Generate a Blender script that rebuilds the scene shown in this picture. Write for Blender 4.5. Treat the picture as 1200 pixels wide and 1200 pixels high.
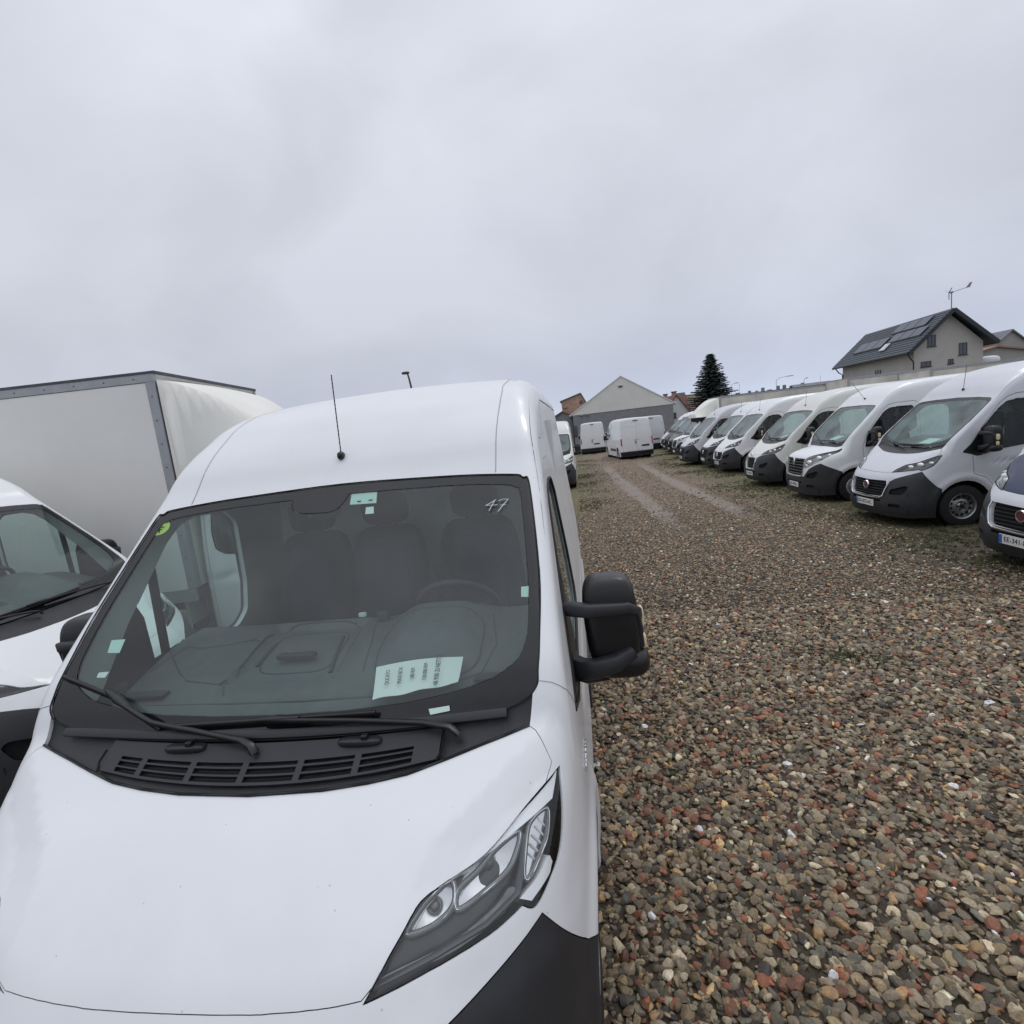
import bpy, bmesh, math, random
import numpy as np
from mathutils import Vector, Matrix
R = math.radians
rng = np.random.default_rng(7)
random.seed(7)
for o in list(bpy.data.objects):
    bpy.data.objects.remove(o)
S = bpy.context.scene
COL = S.collection
# ------------------------------------------------------------------ camera
CP = np.array([1.1007, -.8082, 2.1993])
p_, r_, y_ = R(-8.443), R(6.6005), R(-7.7764)
fw = np.array([math.sin(y_)*math.cos(p_), math.cos(y_)*math.cos(p_), math.sin(p_)])
rt = np.array([math.cos(y_), -math.sin(y_), 0])
up = np.cross(rt, fw)
RT = math.cos(r_)*rt - math.sin(r_)*up
UP = math.sin(r_)*rt + math.cos(r_)*up
cam = bpy.data.objects.new('camera', bpy.data.cameras.new('camera'))
COL.objects.link(cam)
M = Matrix.Identity(4)
for i in range(3):
    M[i][0], M[i][1], M[i][2], M[i][3] = RT[i], UP[i], -fw[i], CP[i]
cam.matrix_world = M
cam.data.sensor_width = 36
cam.data.lens = 36*622.9/1200
cam.data.clip_start = .05
cam.data.clip_end = 2000
S.camera = cam
# ------------------------------------------------------------------ world: overcast
W = bpy.data.worlds.new('World'); S.world = W; W.use_nodes = True
nt = W.node_tree; nt.nodes.clear()
def N(t, **k):
    n = nt.nodes.new(t)
    for a, b in k.items(): setattr(n, a, b)
    return n
out = N('ShaderNodeOutputWorld')
sky = N('ShaderNodeTexSky', sky_type='NISHITA', sun_disc=False)
sky.sun_elevation = R(53); sky.sun_rotation = R(30); sky.dust_density = .1; sky.air_density = .12; sky.ozone_density = .3
bg1 = N('ShaderNodeBackground'); bg1.inputs[1].default_value = .05
nt.links.new(sky.outputs[0], bg1.inputs[0])
tc = N('ShaderNodeTexCoord')
mp = N('ShaderNodeMapping'); mp.inputs['Scale'].default_value = (1.0, 1.0, 1.7)
nt.links.new(tc.outputs['Generated'], mp.inputs[0])
no = N('ShaderNodeTexNoise'); no.inputs['Scale'].default_value = 2.0; no.inputs['Detail'].default_value = 7; no.inputs['Roughness'].default_value = .48
no.inputs['Distortion'].default_value = .35
nt.links.new(mp.outputs[0], no.inputs[0])
cr = N('ShaderNodeValToRGB')
cr.color_ramp.elements[0].position = .36; cr.color_ramp.elements[0].color = (.545, .562, .612, 1)
cr.color_ramp.elements[1].position = .62; cr.color_ramp.elements[1].color = (.665, .687, .748, 1)
nt.links.new(no.outputs[0], cr.inputs[0])
# overcast luminance rises towards the zenith
sx = N('ShaderNodeSeparateXYZ'); nt.links.new(tc.outputs['Generated'], sx.inputs[0])
mr = N('ShaderNodeFloatCurve')
for px_, py_ in ((.22, .47), (.45, .53), (.7, .66)): mr.mapping.curves[0].points.new(px_, py_)
mr.mapping.curves[0].points[0].location = (0, .43); mr.mapping.curves[0].points[-1].location = (1, .98); mr.mapping.update()
ml = N('ShaderNodeMath', operation='MULTIPLY'); ml.inputs[1].default_value = 2.0; nt.links.new(mr.outputs[0], ml.inputs[0])
nt.links.new(sx.outputs[2], mr.inputs[1])
bg2 = N('ShaderNodeBackground')
hz = N('ShaderNodeMapRange'); hz.inputs[1].default_value = 0; hz.inputs[2].default_value = .30; hz.inputs[3].default_value = 1; hz.inputs[4].default_value = 0
nt.links.new(sx.outputs[2], hz.inputs[0])
tn = N('ShaderNodeMixRGB', blend_type='MULTIPLY'); tn.inputs[2].default_value = (.94, .925, .90, 1)
nt.links.new(hz.outputs[0], tn.inputs[0]); nt.links.new(cr.outputs[0], tn.inputs[1])
nt.links.new(tn.outputs[0], bg2.inputs[0]); nt.links.new(ml.outputs[0], bg2.inputs[1])
ad = N('ShaderNodeAddShader')
nt.links.new(bg1.outputs[0], ad.inputs[0]); nt.links.new(bg2.outputs[0], ad.inputs[1])
nt.links.new(ad.outputs[0], out.inputs[0])
sd = bpy.data.lights.new('sun', 'SUN'); sd.energy = .5; sd.angle = R(15); sd.color = (1, .97, .93)
so = bpy.data.objects.new('sun', sd); COL.objects.link(so)
so.rotation_euler = Vector((.30, .52, .80)).to_track_quat('Z', 'Y').to_euler()
S.render.engine = 'CYCLES'
S.view_settings.view_transform = 'Standard'; S.view_settings.look = 'None'
S.view_settings.exposure = 0; S.view_settings.gamma = 1; S.view_settings.use_curve_mapping = False
S.cycles.max_bounces = 10; S.cycles.transparent_max_bounces = 16
S.render.resolution_x = S.render.resolution_y = 1024

# ------------------------------------------------------------------ materials
def nodes(name):
    m = bpy.data.materials.new(name); m.use_nodes = True
    t = m.node_tree; b = t.nodes['Principled BSDF']
    return m, t, b
def mat(name, col, rough=.5, metal=0., coat=0., noise=0., nscale=20., bump=0., bscale=200., spec=.5, rvar=0.):
    m, t, b = nodes(name)
    b.inputs['Base Color'].default_value = (*col, 1)
    b.inputs['Roughness'].default_value = rough
    b.inputs['Metallic'].default_value = metal
    b.inputs['Coat Weight'].default_value = coat
    b.inputs['Coat Roughness'].default_value = .06
    b.inputs['Specular IOR Level'].default_value = spec
    if noise or bump or rvar:
        c = t.nodes.new('ShaderNodeTexCoord')
    if noise or rvar:
        n = t.nodes.new('ShaderNodeTexNoise'); n.inputs['Scale'].default_value = nscale; n.inputs['Detail'].default_value = 6
        t.links.new(c.outputs['Object'], n.inputs[0])
        if noise:
            mx = t.nodes.new('ShaderNodeMixRGB'); mx.blend_type = 'MULTIPLY'; mx.inputs[0].default_value = 1
            mx.inputs[1].default_value = (*col, 1)
            q = t.nodes.new('ShaderNodeMapRange'); q.inputs[1].default_value = .3; q.inputs[2].default_value = .7
            q.inputs[3].default_value = 1-noise; q.inputs[4].default_value = 1+noise*.3
            t.links.new(n.outputs[0], q.inputs[0]); t.links.new(q.outputs[0], mx.inputs[2]); t.links.new(mx.outputs[0], b.inputs['Base Color'])
        if rvar:
            q = t.nodes.new('ShaderNodeMapRange'); q.inputs[1].default_value = .3; q.inputs[2].default_value = .7
            q.inputs[3].default_value = max(rough-rvar, .02); q.inputs[4].default_value = rough+rvar
            t.links.new(n.outputs[0], q.inputs[0]); t.links.new(q.outputs[0], b.inputs['Roughness'])
    if bump:
        n2 = t.nodes.new('ShaderNodeTexNoise'); n2.inputs['Scale'].default_value = bscale; n2.inputs['Detail'].default_value = 3
        t.links.new(c.outputs['Object'], n2.inputs[0])
        bp = t.nodes.new('ShaderNodeBump'); bp.inputs['Strength'].default_value = bump; bp.inputs['Distance'].default_value = .002
        t.links.new(n2.outputs[0], bp.inputs['Height']); t.links.new(bp.outputs[0], b.inputs['Normal'])
    return m
def paint(name, col, dirt=.10, metal=0.):
    """car paint under a clear coat, with a film of road dirt, specks and dried drops"""
    m, t, b = nodes(name)
    c = t.nodes.new('ShaderNodeTexCoord')
    n = t.nodes.new('ShaderNodeTexNoise'); n.inputs['Scale'].default_value = 2.2; n.inputs['Detail'].default_value = 9; n.inputs['Roughness'].default_value = .6
    t.links.new(c.outputs['Object'], n.inputs[0])
    # dirt thickens near the sills
    s = t.nodes.new('ShaderNodeSeparateXYZ'); t.links.new(c.outputs['Object'], s.inputs[0])
    lo = t.nodes.new('ShaderNodeMapRange'); lo.inputs[1].default_value = 1.1; lo.inputs[2].default_value = .35; lo.inputs[3].default_value = .35; lo.inputs[4].default_value = 1.6
    t.links.new(s.outputs[2], lo.inputs[0])
    q = t.nodes.new('ShaderNodeMapRange'); q.inputs[1].default_value = .38; q.inputs[2].default_value = .75; q.inputs[3].default_value = 0; q.inputs[4].default_value = dirt*2.2
    t.links.new(n.outputs[0], q.inputs[0])
    mu = t.nodes.new('ShaderNodeMath'); mu.operation = 'MULTIPLY'; t.links.new(q.outputs[0], mu.inputs[0]); t.links.new(lo.outputs[0], mu.inputs[1])
    # specks
    v = t.nodes.new('ShaderNodeTexVoronoi'); v.inputs['Scale'].default_value = 32; v.inputs['Randomness'].default_value = 1
    t.links.new(c.outputs['Object'], v.inputs[0])
    sp = t.nodes.new('ShaderNodeMapRange'); sp.inputs[1].default_value = .05; sp.inputs[2].default_value = .10; sp.inputs[3].default_value = .45; sp.inputs[4].default_value = 0
    t.links.new(v.outputs['Distance'], sp.inputs[0])
    vr = t.nodes.new('ShaderNodeSeparateColor'); t.links.new(v.outputs['Color'], vr.inputs[0])
    g = t.nodes.new('ShaderNodeMath'); g.operation = 'GREATER_THAN'; g.inputs[1].default_value = .86; t.links.new(vr.outputs[0], g.inputs[0])
    m3 = t.nodes.new('ShaderNodeMath'); m3.operation = 'MULTIPLY'; t.links.new(sp.outputs[0], m3.inputs[0]); t.links.new(g.outputs[0], m3.inputs[1])
    a = t.nodes.new('ShaderNodeMath'); a.operation = 'ADD'; a.use_clamp = True; t.links.new(mu.outputs[0], a.inputs[0]); t.links.new(m3.outputs[0], a.inputs[1])
    mx = t.nodes.new('ShaderNodeMixRGB'); mx.inputs[1].default_value = (*col, 1); mx.inputs[2].default_value = (.20, .18, .155, 1)
    t.links.new(a.outputs[0], mx.inputs[0]); t.links.new(mx.outputs[0], b.inputs['Base Color'])
    b.inputs['Metallic'].default_value = metal
    b.inputs['Roughness'].default_value = .38
    b.inputs['Coat Weight'].default_value = .45; b.inputs['Specular IOR Level'].default_value = .3
    cq = t.nodes.new('ShaderNodeMapRange'); cq.inputs[1].default_value = .3; cq.inputs[2].default_value = .7; cq.inputs[3].default_value = .05; cq.inputs[4].default_value = .22
    t.links.new(n.outputs[0], cq.inputs[0]); t.links.new(cq.outputs[0], b.inputs['Coat Roughness'])
    n2 = t.nodes.new('ShaderNodeTexNoise'); n2.inputs['Scale'].default_value = 260; t.links.new(c.outputs['Object'], n2.inputs[0])
    bp = t.nodes.new('ShaderNodeBump'); bp.inputs['Strength'].default_value = .06; bp.inputs['Distance'].default_value = .001
    t.links.new(n2.outputs[0], bp.inputs['Height']); t.links.new(bp.outputs[0], b.inputs['Coat Normal'])
    return m
def glass(name, tint, rough=.02, film=.03, spec=1.0, dust_haze=(.42, .47, .47)):
    """thin pane: tinted see-through mixed with a Fresnel reflection and a faint dust film"""
    m, t, b = nodes(name); t.nodes.remove(b)
    o = t.nodes['Material Output']
    tr = t.nodes.new('ShaderNodeBsdfTransparent'); tr.inputs[0].default_value = (*tint, 1)
    gl = t.nodes.new('ShaderNodeBsdfGlossy'); gl.inputs['Roughness'].default_value = rough; gl.inputs[0].default_value = (spec, spec, spec, 1)
    df = t.nodes.new('ShaderNodeBsdfDiffuse'); df.inputs[0].default_value = (*dust_haze, 1)
    # Schlick reflectance of a thin pane, the same from either side
    ge = t.nodes.new('ShaderNodeNewGeometry'); dt = t.nodes.new('ShaderNodeVectorMath'); dt.operation = 'DOT_PRODUCT'
    t.links.new(ge.outputs['Incoming'], dt.inputs[0]); t.links.new(ge.outputs['Normal'], dt.inputs[1])
    def mth(op, a, b=None, cl=False):
        q = t.nodes.new('ShaderNodeMath'); q.operation = op; q.use_clamp = cl
        for i, v in enumerate((a, b)):
            if v is None: continue
            if isinstance(v, (int, float)): q.inputs[i].default_value = v
            else: t.links.new(v, q.inputs[i])
        return q.outputs[0]
    om = mth('SUBTRACT', 1.0, mth('ABSOLUTE', dt.outputs['Value']), True)
    sch = mth('ADD', mth('MULTIPLY', mth('POWER', om, 5.0), .92), .075)
    c = t.nodes.new('ShaderNodeTexCoord'); n = t.nodes.new('ShaderNodeTexNoise'); n.inputs['Scale'].default_value = 3; n.inputs['Detail'].default_value = 8
    t.links.new(c.outputs['Object'], n.inputs[0])
    q = t.nodes.new('ShaderNodeMapRange'); q.inputs[1].default_value = .3; q.inputs[2].default_value = .75; q.inputs[3].default_value = film*.4; q.inputs[4].default_value = film*1.8
    t.links.new(n.outputs[0], q.inputs[0])
    m1 = t.nodes.new('ShaderNodeMixShader'); t.links.new(q.outputs[0], m1.inputs[0]); t.links.new(tr.outputs[0], m1.inputs[1]); t.links.new(df.outputs[0], m1.inputs[2])
    m2 = t.nodes.new('ShaderNodeMixShader'); t.links.new(sch, m2.inputs[0]); t.links.new(m1.outputs[0], m2.inputs[1]); t.links.new(gl.outputs[0], m2.inputs[2])
    t.links.new(m2.outputs[0], o.inputs[0])
    return m
MT = dict(
 white=paint('white_paint', (.79, .80, .81), .085),
 white2=paint('cream_white_paint', (.73, .73, .68), .09),
 white3=paint('dirty_white_paint', (.63, .64, .65), .16),
 silver=paint('silver_white_paint', (.64, .655, .69), .08, .1),
 blue=paint('dark_blue_paint', (.003, .014, .060), .004),
 grey=paint('dark_grey_paint', (.035, .038, .045), .06),
 plastic=mat('dark_plastic', (.026, .027, .031), .5, noise=.25, nscale=9, bump=.5, bscale=500),
 plastic2=mat('black_plastic', (.010, .010, .011), .36, noise=.3, nscale=14, bump=.25, bscale=350),
 frit=mat('black_glass_border', (.008, .009, .011), .10, noise=.3, nscale=6),
 cowl=mat('cowl_plastic', (.022, .023, .027), .42, noise=.35, nscale=12, bump=.4, bscale=420, rvar=.08),
 rubber=mat('rubber', (.012, .012, .013), .75, noise=.4, nscale=16, bump=.6, bscale=90),
 void=mat('shadow_black', (.004, .004, .005), .9),
 chrome=mat('chrome', (.75, .76, .78), .12, 1.),
 chrome2=mat('satin_reflector', (.93, .94, .95), .2, .15),
 rim=mat('steel_rim', (.36, .37, .38), .38, .75, noise=.25, nscale=25),
 rimw=mat('silver_wheel_ring', (.50, .51, .52), .35, .6, noise=.2, nscale=25),
 dash=mat('dashboard', (.105, .110, .112), .62, noise=.15, nscale=20),
 dash2=mat('dashboard_dark', (.040, .042, .045), .5),
 seat=mat('seat_fabric', (.020, .022, .025), .9, noise=.2, nscale=9),
 seatm=mat('seat_centre_fabric', (.034, .038, .041), .95, noise=.2, nscale=9),
 trim=mat('cabin_trim', (.44, .45, .43), .75, noise=.12, nscale=5),
 bulk=mat('bulkhead_panel', (.78, .80, .78), .6, noise=.15, nscale=3),
 glass=glass('windscreen_glass', (.78, .91, .88), film=.05, spec=.55, dust_haze=(.44, .47, .46)),
 glassw=glass('row_windscreen', (.72, .95, .90), film=.20, spec=.7, dust_haze=(.42, .56, .53)),  # teal film paints a bright sky veil into the pane colour
 glass2=glass('side_glass', (.78, .90, .87), film=.06),
 glassd=glass('dark_side_glass', (.55, .66, .64), film=.02, spec=.7),
 lens=glass('lamp_lens', (.97, .98, .98), film=.008, spec=.75),
 lampd=mat('lamp_housing', (.085, .09, .092), .25, .5),
 lampg=mat('lamp_bezel', (.22, .23, .23), .28, .6, noise=.3, nscale=30),
 amber=mat('lamp_reflector_bowl', (.84, .85, .85), .16, .9),
 indic=mat('indicator_lens', (.72, .60, .38), .2),
 red=mat('red_lens', (.40, .03, .025), .15, coat=1),
 badge=mat('badge_red', (.10, .030, .036), .35),
 plate=mat('number_plate', (.72, .73, .68), .4, noise=.12, nscale=40),
 plateb=mat('plate_blue', (.02, .12, .42), .4),
 ink=mat('black_ink', (.015, .015, .018), .6),
 paper=mat('paper', (.84, .84, .82), .8),
 stick=mat('sticker_pale', (.62, .78, .70), .6),
 stickg=mat('sticker_green', (.52, .70, .10), .55),
 stickw=mat('sticker_white', (.80, .82, .82), .6),
 chalk=mat('white_marker', (.70, .75, .74), .8),
 boxw=mat('truck_box_panel', (.84, .83, .79), .42, noise=.07, nscale=1.1, rvar=.08),
 boxo=mat('old_truck_panel', (.66, .64, .57), .6, noise=.25, nscale=1.6),
 fair=mat('fairing_gelcoat', (.80, .79, .73), .6, noise=.06, nscale=2),
 alu=mat('aluminium_profile', (.40, .41, .43), .5, .35, noise=.12, nscale=12),
 edge=mat('roof_edge_dark', (.07, .075, .085), .5, noise=.3, nscale=10),
 seam=mat('seam_sealer', (.40, .41, .43), .5),
 canvas=mat('tarpaulin', (.44, .43, .38), .7, noise=.2, nscale=2),
)

# ------------------------------------------------------------------ object helpers
def link(name, me, parent=None, m=None, loc=None):
    o = bpy.data.objects.new(name, me); COL.objects.link(o)
    if parent is not None: o.parent = parent
    if m is not None and me is not None and len(me.materials) == 0: me.materials.append(MT[m] if isinstance(m, str) else m)
    if loc is not None: o.location = loc
    return o
def tag(o, label=None, cat=None, group=None, kind=None):
    if label: o['label'] = label
    if cat: o['category'] = cat
    if group: o['group'] = group
    if kind: o['kind'] = kind
    return o
def empty(name, loc=(0, 0, 0), rz=0, label=None, cat=None, group=None):
    o = bpy.data.objects.new(name, None); COL.objects.link(o); o.location = loc; o.rotation_euler = (0, 0, rz)
    o.empty_display_size = .3
    return tag(o, label, cat, group)
class MB:
    def __init__(s): s.v = []; s.f = []
    def add(s, vs, fs):
        n = len(s.v); s.v += [tuple(map(float, v)) for v in vs]; s.f += [tuple(i+n for i in f) for f in fs]; return s
    def box(s, c, d, rz=0, M=None):
        x, y, z = d[0]/2, d[1]/2, d[2]/2
        P = [(-x,-y,-z),(x,-y,-z),(x,y,-z),(-x,y,-z),(-x,-y,z),(x,-y,z),(x,y,z),(-x,y,z)]
        if M is None: M = Matrix.Rotation(rz, 3, 'Z')
        P = [tuple(M @ Vector(p) + Vector(c)) for p in P]
        return s.add(P, [(0,3,2,1),(4,5,6,7),(0,1,5,4),(1,2,6,5),(2,3,7,6),(3,0,4,7)])
    def bx(s, a, b):
        return s.box([(a[i]+b[i])/2 for i in range(3)], [abs(b[i]-a[i]) for i in range(3)])
    def tube(s, pts, r, n=8, upv=(0, 0, 1), w=None, h=None):
        pts = [Vector(p) for p in pts]; rings = []
        for i, p in enumerate(pts):
            d = (pts[min(i+1, len(pts)-1)]-pts[max(i-1, 0)]).normalized()
            u = Vector(upv); u = (u-d*u.dot(d))
            if u.length < 1e-3: u = Vector((1, 0, 0))-d*d.x
            u.normalize(); q = d.cross(u)
            rr = r[i] if isinstance(r, (list, tuple)) else r
            if w is None:
                rings.append([p+(q*math.cos(t)+u*math.sin(t))*rr for t in [2*math.pi*k/n for k in range(n)]])
            else:
                ww = (w[i] if isinstance(w, (list, tuple)) else w)/2; hh = (h[i] if isinstance(h, (list, tuple)) else h)/2
                cc = .72
                rings.append([p+q*a*ww+u*b*hh for a, b in ((1,-cc),(1,cc),(cc,1),(-cc,1),(-1,cc),(-1,-cc),(-cc,-1),(cc,-1))]); n = 8
        vs = [v for rg in rings for v in rg]; fs = []
        for i in range(len(pts)-1):
            for k in range(n):
                a, b = i*n+k, i*n+(k+1) % n; fs.append((a, b, b+n, a+n))
        fs.append(tuple(range(n))[::-1]); fs.append(tuple((len(pts)-1)*n+k for k in range(n)))
        return s.add(vs, fs)
    def lathe(s, prof, axis='x', c=(0, 0, 0), n=32):
        """prof: (axial, radius)"""
        vs = []; fs = []
        for a, r in prof:
            for k in range(n):
                t = 2*math.pi*k/n; u, v = r*math.cos(t), r*math.sin(t)
                vs.append({'x': (a, u, v), 'y': (u, a, v), 'z': (u, v, a)}[axis])
        vs = [(p[0]+c[0], p[1]+c[1], p[2]+c[2]) for p in vs]
        for i in range(len(prof)-1):
            for k in range(n):
                a, b = i*n+k, i*n+(k+1) % n; fs.append((a, b, b+n, a+n))
        return s.add(vs, fs)
    def sellip(s, c, r, e1=.45, e2=.45, nu=28, nv=18, fn=None):
        def sp(v, e): return math.copysign(abs(v)**e, v)
        vs = []; fs = []
        for i in range(nv+1):
            a = -math.pi/2+math.pi*i/nv
            for k in range(nu):
                t = 2*math.pi*k/nu
                p = (r[0]*sp(math.cos(a), e1)*sp(math.cos(t), e2), r[1]*sp(math.cos(a), e1)*sp(math.sin(t), e2), r[2]*sp(math.sin(a), e1))
                if fn: p = fn(p)
                vs.append((p[0]+c[0], p[1]+c[1], p[2]+c[2]))
        for i in range(nv):
            for k in range(nu):
                a, b = i*nu+k, i*nu+(k+1) % nu; fs.append((a, b, b+nu, a+nu))
        return s.add(vs, fs)
    def prism(s, poly, d):
        """closed polygon of 3D points pushed by vector d"""
        n = len(poly); P = [Vector(p) for p in poly]; d = Vector(d)
        return s.add(P+[p+d for p in P], [tuple(range(n))[::-1], tuple(range(n, 2*n))]+[(i, (i+1) % n, (i+1) % n+n, i+n) for i in range(n)])
    def mesh(s, name, smooth=None, bevel=0, fix=True):
        me = bpy.data.meshes.new(name); me.from_pydata(s.v, [], s.f)
        if fix or bevel:
            bm = bmesh.new(); bm.from_mesh(me)
            bmesh.ops.remove_doubles(bm, verts=bm.verts, dist=1e-5)
            if bevel:
                bmesh.ops.bevel(bm, geom=[e for e in bm.edges if len(e.link_faces) == 2 and e.calc_face_angle(0) > .6], offset=bevel, segments=2, affect='EDGES', profile=.6)
            bmesh.ops.recalc_face_normals(bm, faces=bm.faces)
            bm.to_mesh(me); bm.free()
        if smooth is not None:
            me.shade_smooth(); me.set_sharp_from_angle(angle=R(smooth))
        return me
    def obj(s, name, m, parent=None, smooth=None, bevel=0, loc=None):
        return link(name, s.mesh(name, smooth, bevel), parent, m, loc)
def text_mesh(txt, size, ext=.0008, name='lettering', align='CENTER'):
    c = bpy.data.curves.new(name, 'FONT'); c.body = txt; c.size = size; c.extrude = ext; c.align_x = align; c.align_y = 'CENTER'; c.resolution_u = 3
    o = bpy.data.objects.new('t', c); COL.objects.link(o)
    bpy.context.view_layer.update()
    me = bpy.data.meshes.new_from_object(o.evaluated_get(bpy.context.evaluated_depsgraph_get()))
    bpy.data.objects.remove(o); me.name = name; me.materials.clear()
    return me
def frame(o, org, X, Y):
    """place mesh so its x,y axes run along X,Y"""
    X = Vector(X).normalized(); Y = Vector(Y); Z = X.cross(Y).normalized(); Y = Z.cross(X)
    m = Matrix.Identity(4)
    for i in range(3): m[i][0], m[i][1], m[i][2], m[i][3] = X[i], Y[i], Z[i], org[i]
    o.matrix_local = m
    return o
def gz(x, y):
    """the yard falls slightly away from the camera"""
    return -.01*min(max(x, -20), 60) - .0055*min(max(y, -20), 90)
def pchip(xs,ys):
    xs=np.array(xs,float);ys=np.array(ys,float);h=np.diff(xs);s=np.diff(ys)/h
    m=np.zeros_like(xs);m[0]=s[0];m[-1]=s[-1]
    for i in range(1,len(xs)-1):
        if s[i-1]*s[i]>0: m[i]=2*s[i-1]*s[i]/(s[i-1]+s[i]) if True else 0
    def f(x):
        x=np.asarray(x,float);i=np.clip(np.searchsorted(xs,x)-1,0,len(xs)-2)
        t=(x-xs[i])/h[i]; lo=x<xs[0]; hi=x>xs[-1]
        r=(2*t**3-3*t**2+1)*ys[i]+(t**3-2*t**2+t)*h[i]*m[i]+(3*t**2-2*t**3)*ys[i+1]+(t**3-t**2)*h[i]*m[i+1]
        r=np.where(lo,ys[0]+m[0]*(x-xs[0]),r); r=np.where(hi,ys[-1]+m[-1]*(x-xs[-1]),r); return r
    return f
def smax(a,b,k):
    h=np.maximum(k-np.abs(a-b),0)/k
    return np.maximum(a,b)+h*h*k*.25
def sstep(a,b,x):
    t=np.clip((x-a)/(b-a),0,1); return t*t*(3-2*t)
class Body:
    def __init__(s,kind='ducato',L=5.41,rise=0.0):
        s.kind=kind;s.L=L
        if kind=='ducato':
            s.T0=pchip([-.3,.0,.16,.30,.45,.56,.66,.74,.80,1.0,1.3,1.52,1.58,1.66,1.80,1.97,2.22,2.6,3.2,L],
                       [.54,.78,.903,1.01,1.11,1.174,1.235,1.297,1.37,1.56,1.83,2.03,2.09,2.18,2.30,2.41,2.50,2.552,2.57,2.55])
            s.f0=pchip([.2,.3,.42,.6,.75,.86,.93,1.0,1.1,1.4],[.06,.02,.0,.02,.055,.09,.125,.15,.18,.25])
            s.ga,s.gp,s.gw=.23,4.,.895
            s.wy=pchip([.2,.6,1.0,1.5,3,L],[.99,1.005,1.018,1.022,1.025,1.015])
            s.wz=pchip([.25,.5,.9,1.2,1.4,1.7,2.0,2.2,2.4,2.7],[-.015,0.004,0.004,-.009,-.027,-.056,-.086,-.108,-.130,-.172])
            s.wh=.42; s.wx=(.95,4.40)
        else: # master-like: shorter, rounder nose
            s.T0=pchip([-.2,.0,.12,.30,.45,.60,.70,.80,1.0,1.3,1.50,1.58,1.70,1.9,2.2,2.6,3.2,L],
                       [.97,1.03,1.07,1.14,1.185,1.225,1.27,1.37,1.58,1.88,2.07,2.15,2.27,2.40,2.48,2.51,2.52,2.49])
            s.f0=pchip([.2,.3,.42,.6,.75,.86,.95,1.0,1.1,1.4],[.04,.02,.0,.0,.01,.025,.045,.06,.10,.20])
            s.ga,s.gp,s.gw=.24,4.2,.90
            s.wy=pchip([.2,.6,1.0,1.5,3,L],[.985,1.005,1.018,1.022,1.025,1.01])
            s.wz=pchip([.25,.5,.9,1.2,1.4,1.7,2.0,2.2,2.4,2.7],[-.015,0,0,-.01,-.03,-.06,-.09,-.115,-.15,-.20])
            s.wh=.40; s.wx=(.90,4.45)
        s.rise=rise
    def T(s,x,y):
        ax=np.abs(x)
        # windscreen crown + hood edge lift, roof crown
        hoodk=1-sstep(.62,.85,y)
        wsk=sstep(.7,.85,y)*(1-sstep(1.6,1.9,y)); rk=sstep(1.7,2.3,y)
        t=s.T0(y+wsk*.05*((ax/.9)**2-.0))
        if s.kind=='ducato':
            t=t+hoodk*.012*(ax/.8)**2
            # chamfer facet beside the raised bonnet centre
            xc=np.interp(y,[.0,.186,.366,.447,.539,.619,.75],[.48,.511,.558,.613,.722,.817,.96])
            d=ax-xc
            t=t+hoodk*.020*(1-np.clip(d/.11,0,1))
            t=t-hoodk*.11*np.maximum(np.sqrt(d*d+.0004)+d,0)*.5*1.0
        else:
            t=t-hoodk*.10*(ax/.9)**3
        t=t-rk*.035*(ax/.85)**2
        t=t+rk*.010*(sstep(.66,.63,ax))*1.0 if False else t
        t=t-rk*.012*np.exp(-((ax-.755)/.018)**2)
        t=t+s.rise*sstep(1.58,2.2,y)
        return t
    def W(s,y,z):
        w=s.wy(y)+s.wz(z-0*y)
        for wy0 in s.wx:
            r=np.hypot(y-wy0,z-.36)
            w=w+.022*np.exp(-((r-.46)/.055)**2)*(z>.2)
        # rub strip groove line / body side crease
        w=w-.012*np.exp(-((z-1.02)/.03)**2)*sstep(1.2,1.5,y)
        return w
    def F(s,x,z):
        return s.f0(z)+s.ga*(np.abs(x)/s.gw)**s.gp
    def f(s,P):
        x,y,z=P[...,0],P[...,1],P[...,2]
        h=.01
        T=s.T(x,y);Ty=(s.T(x,y+h)-T)/h
        a=(z-T)/np.sqrt(1+Ty*Ty)
        b=np.abs(x)-s.W(y,z)
        F=s.F(x,z);c=(F-y)/np.sqrt(1+((s.F(np.abs(x)+h,z)-F)/h)**2+((s.F(x,z+h)-F)/h)**2)
        k=.10+.0*y+.045*sstep(1.5,2.3,y)-.03*sstep(.7,.9,y)*(1-sstep(1.4,1.7,y))
        r=smax(a,b,k)
        r=smax(r,c,.07+.10*sstep(.5,.9,np.abs(x)))
        d=y-(s.L-.10*np.maximum(z-1.0,0)**2*.4)
        r=smax(r,d,.10)
        return r
    def grad(s,P):
        h=2e-3;g=np.empty_like(P);
        for i in range(3):
            e=np.zeros(3);e[i]=h; g[...,i]=(s.f(P+e)-s.f(P-e))/(2*h)
        return g
    def project(s,P,n=8,off=0.):
        P=P.copy()
        for _ in range(n):
            v=s.f(P)-off;g=s.grad(P);q=(g*g).sum(-1)+1e-9
            st=(v/q)[...,None]*g
            l=np.linalg.norm(st,axis=-1,keepdims=True); st=st*np.minimum(1,.15/np.maximum(l,1e-9))
            P=P-st
        return P
    def march(s,o,d,tmax=12):
        o=np.array(o,float);d=np.array(d,float);d/=np.linalg.norm(d);t=0
        prev=None
        while t<tmax:
            v=float(s.f(o+d*t))
            if v<1e-4: break
            t+=min(max(v*.5,2e-4),.05)
        return o+d*t if t<tmax else None
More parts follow.
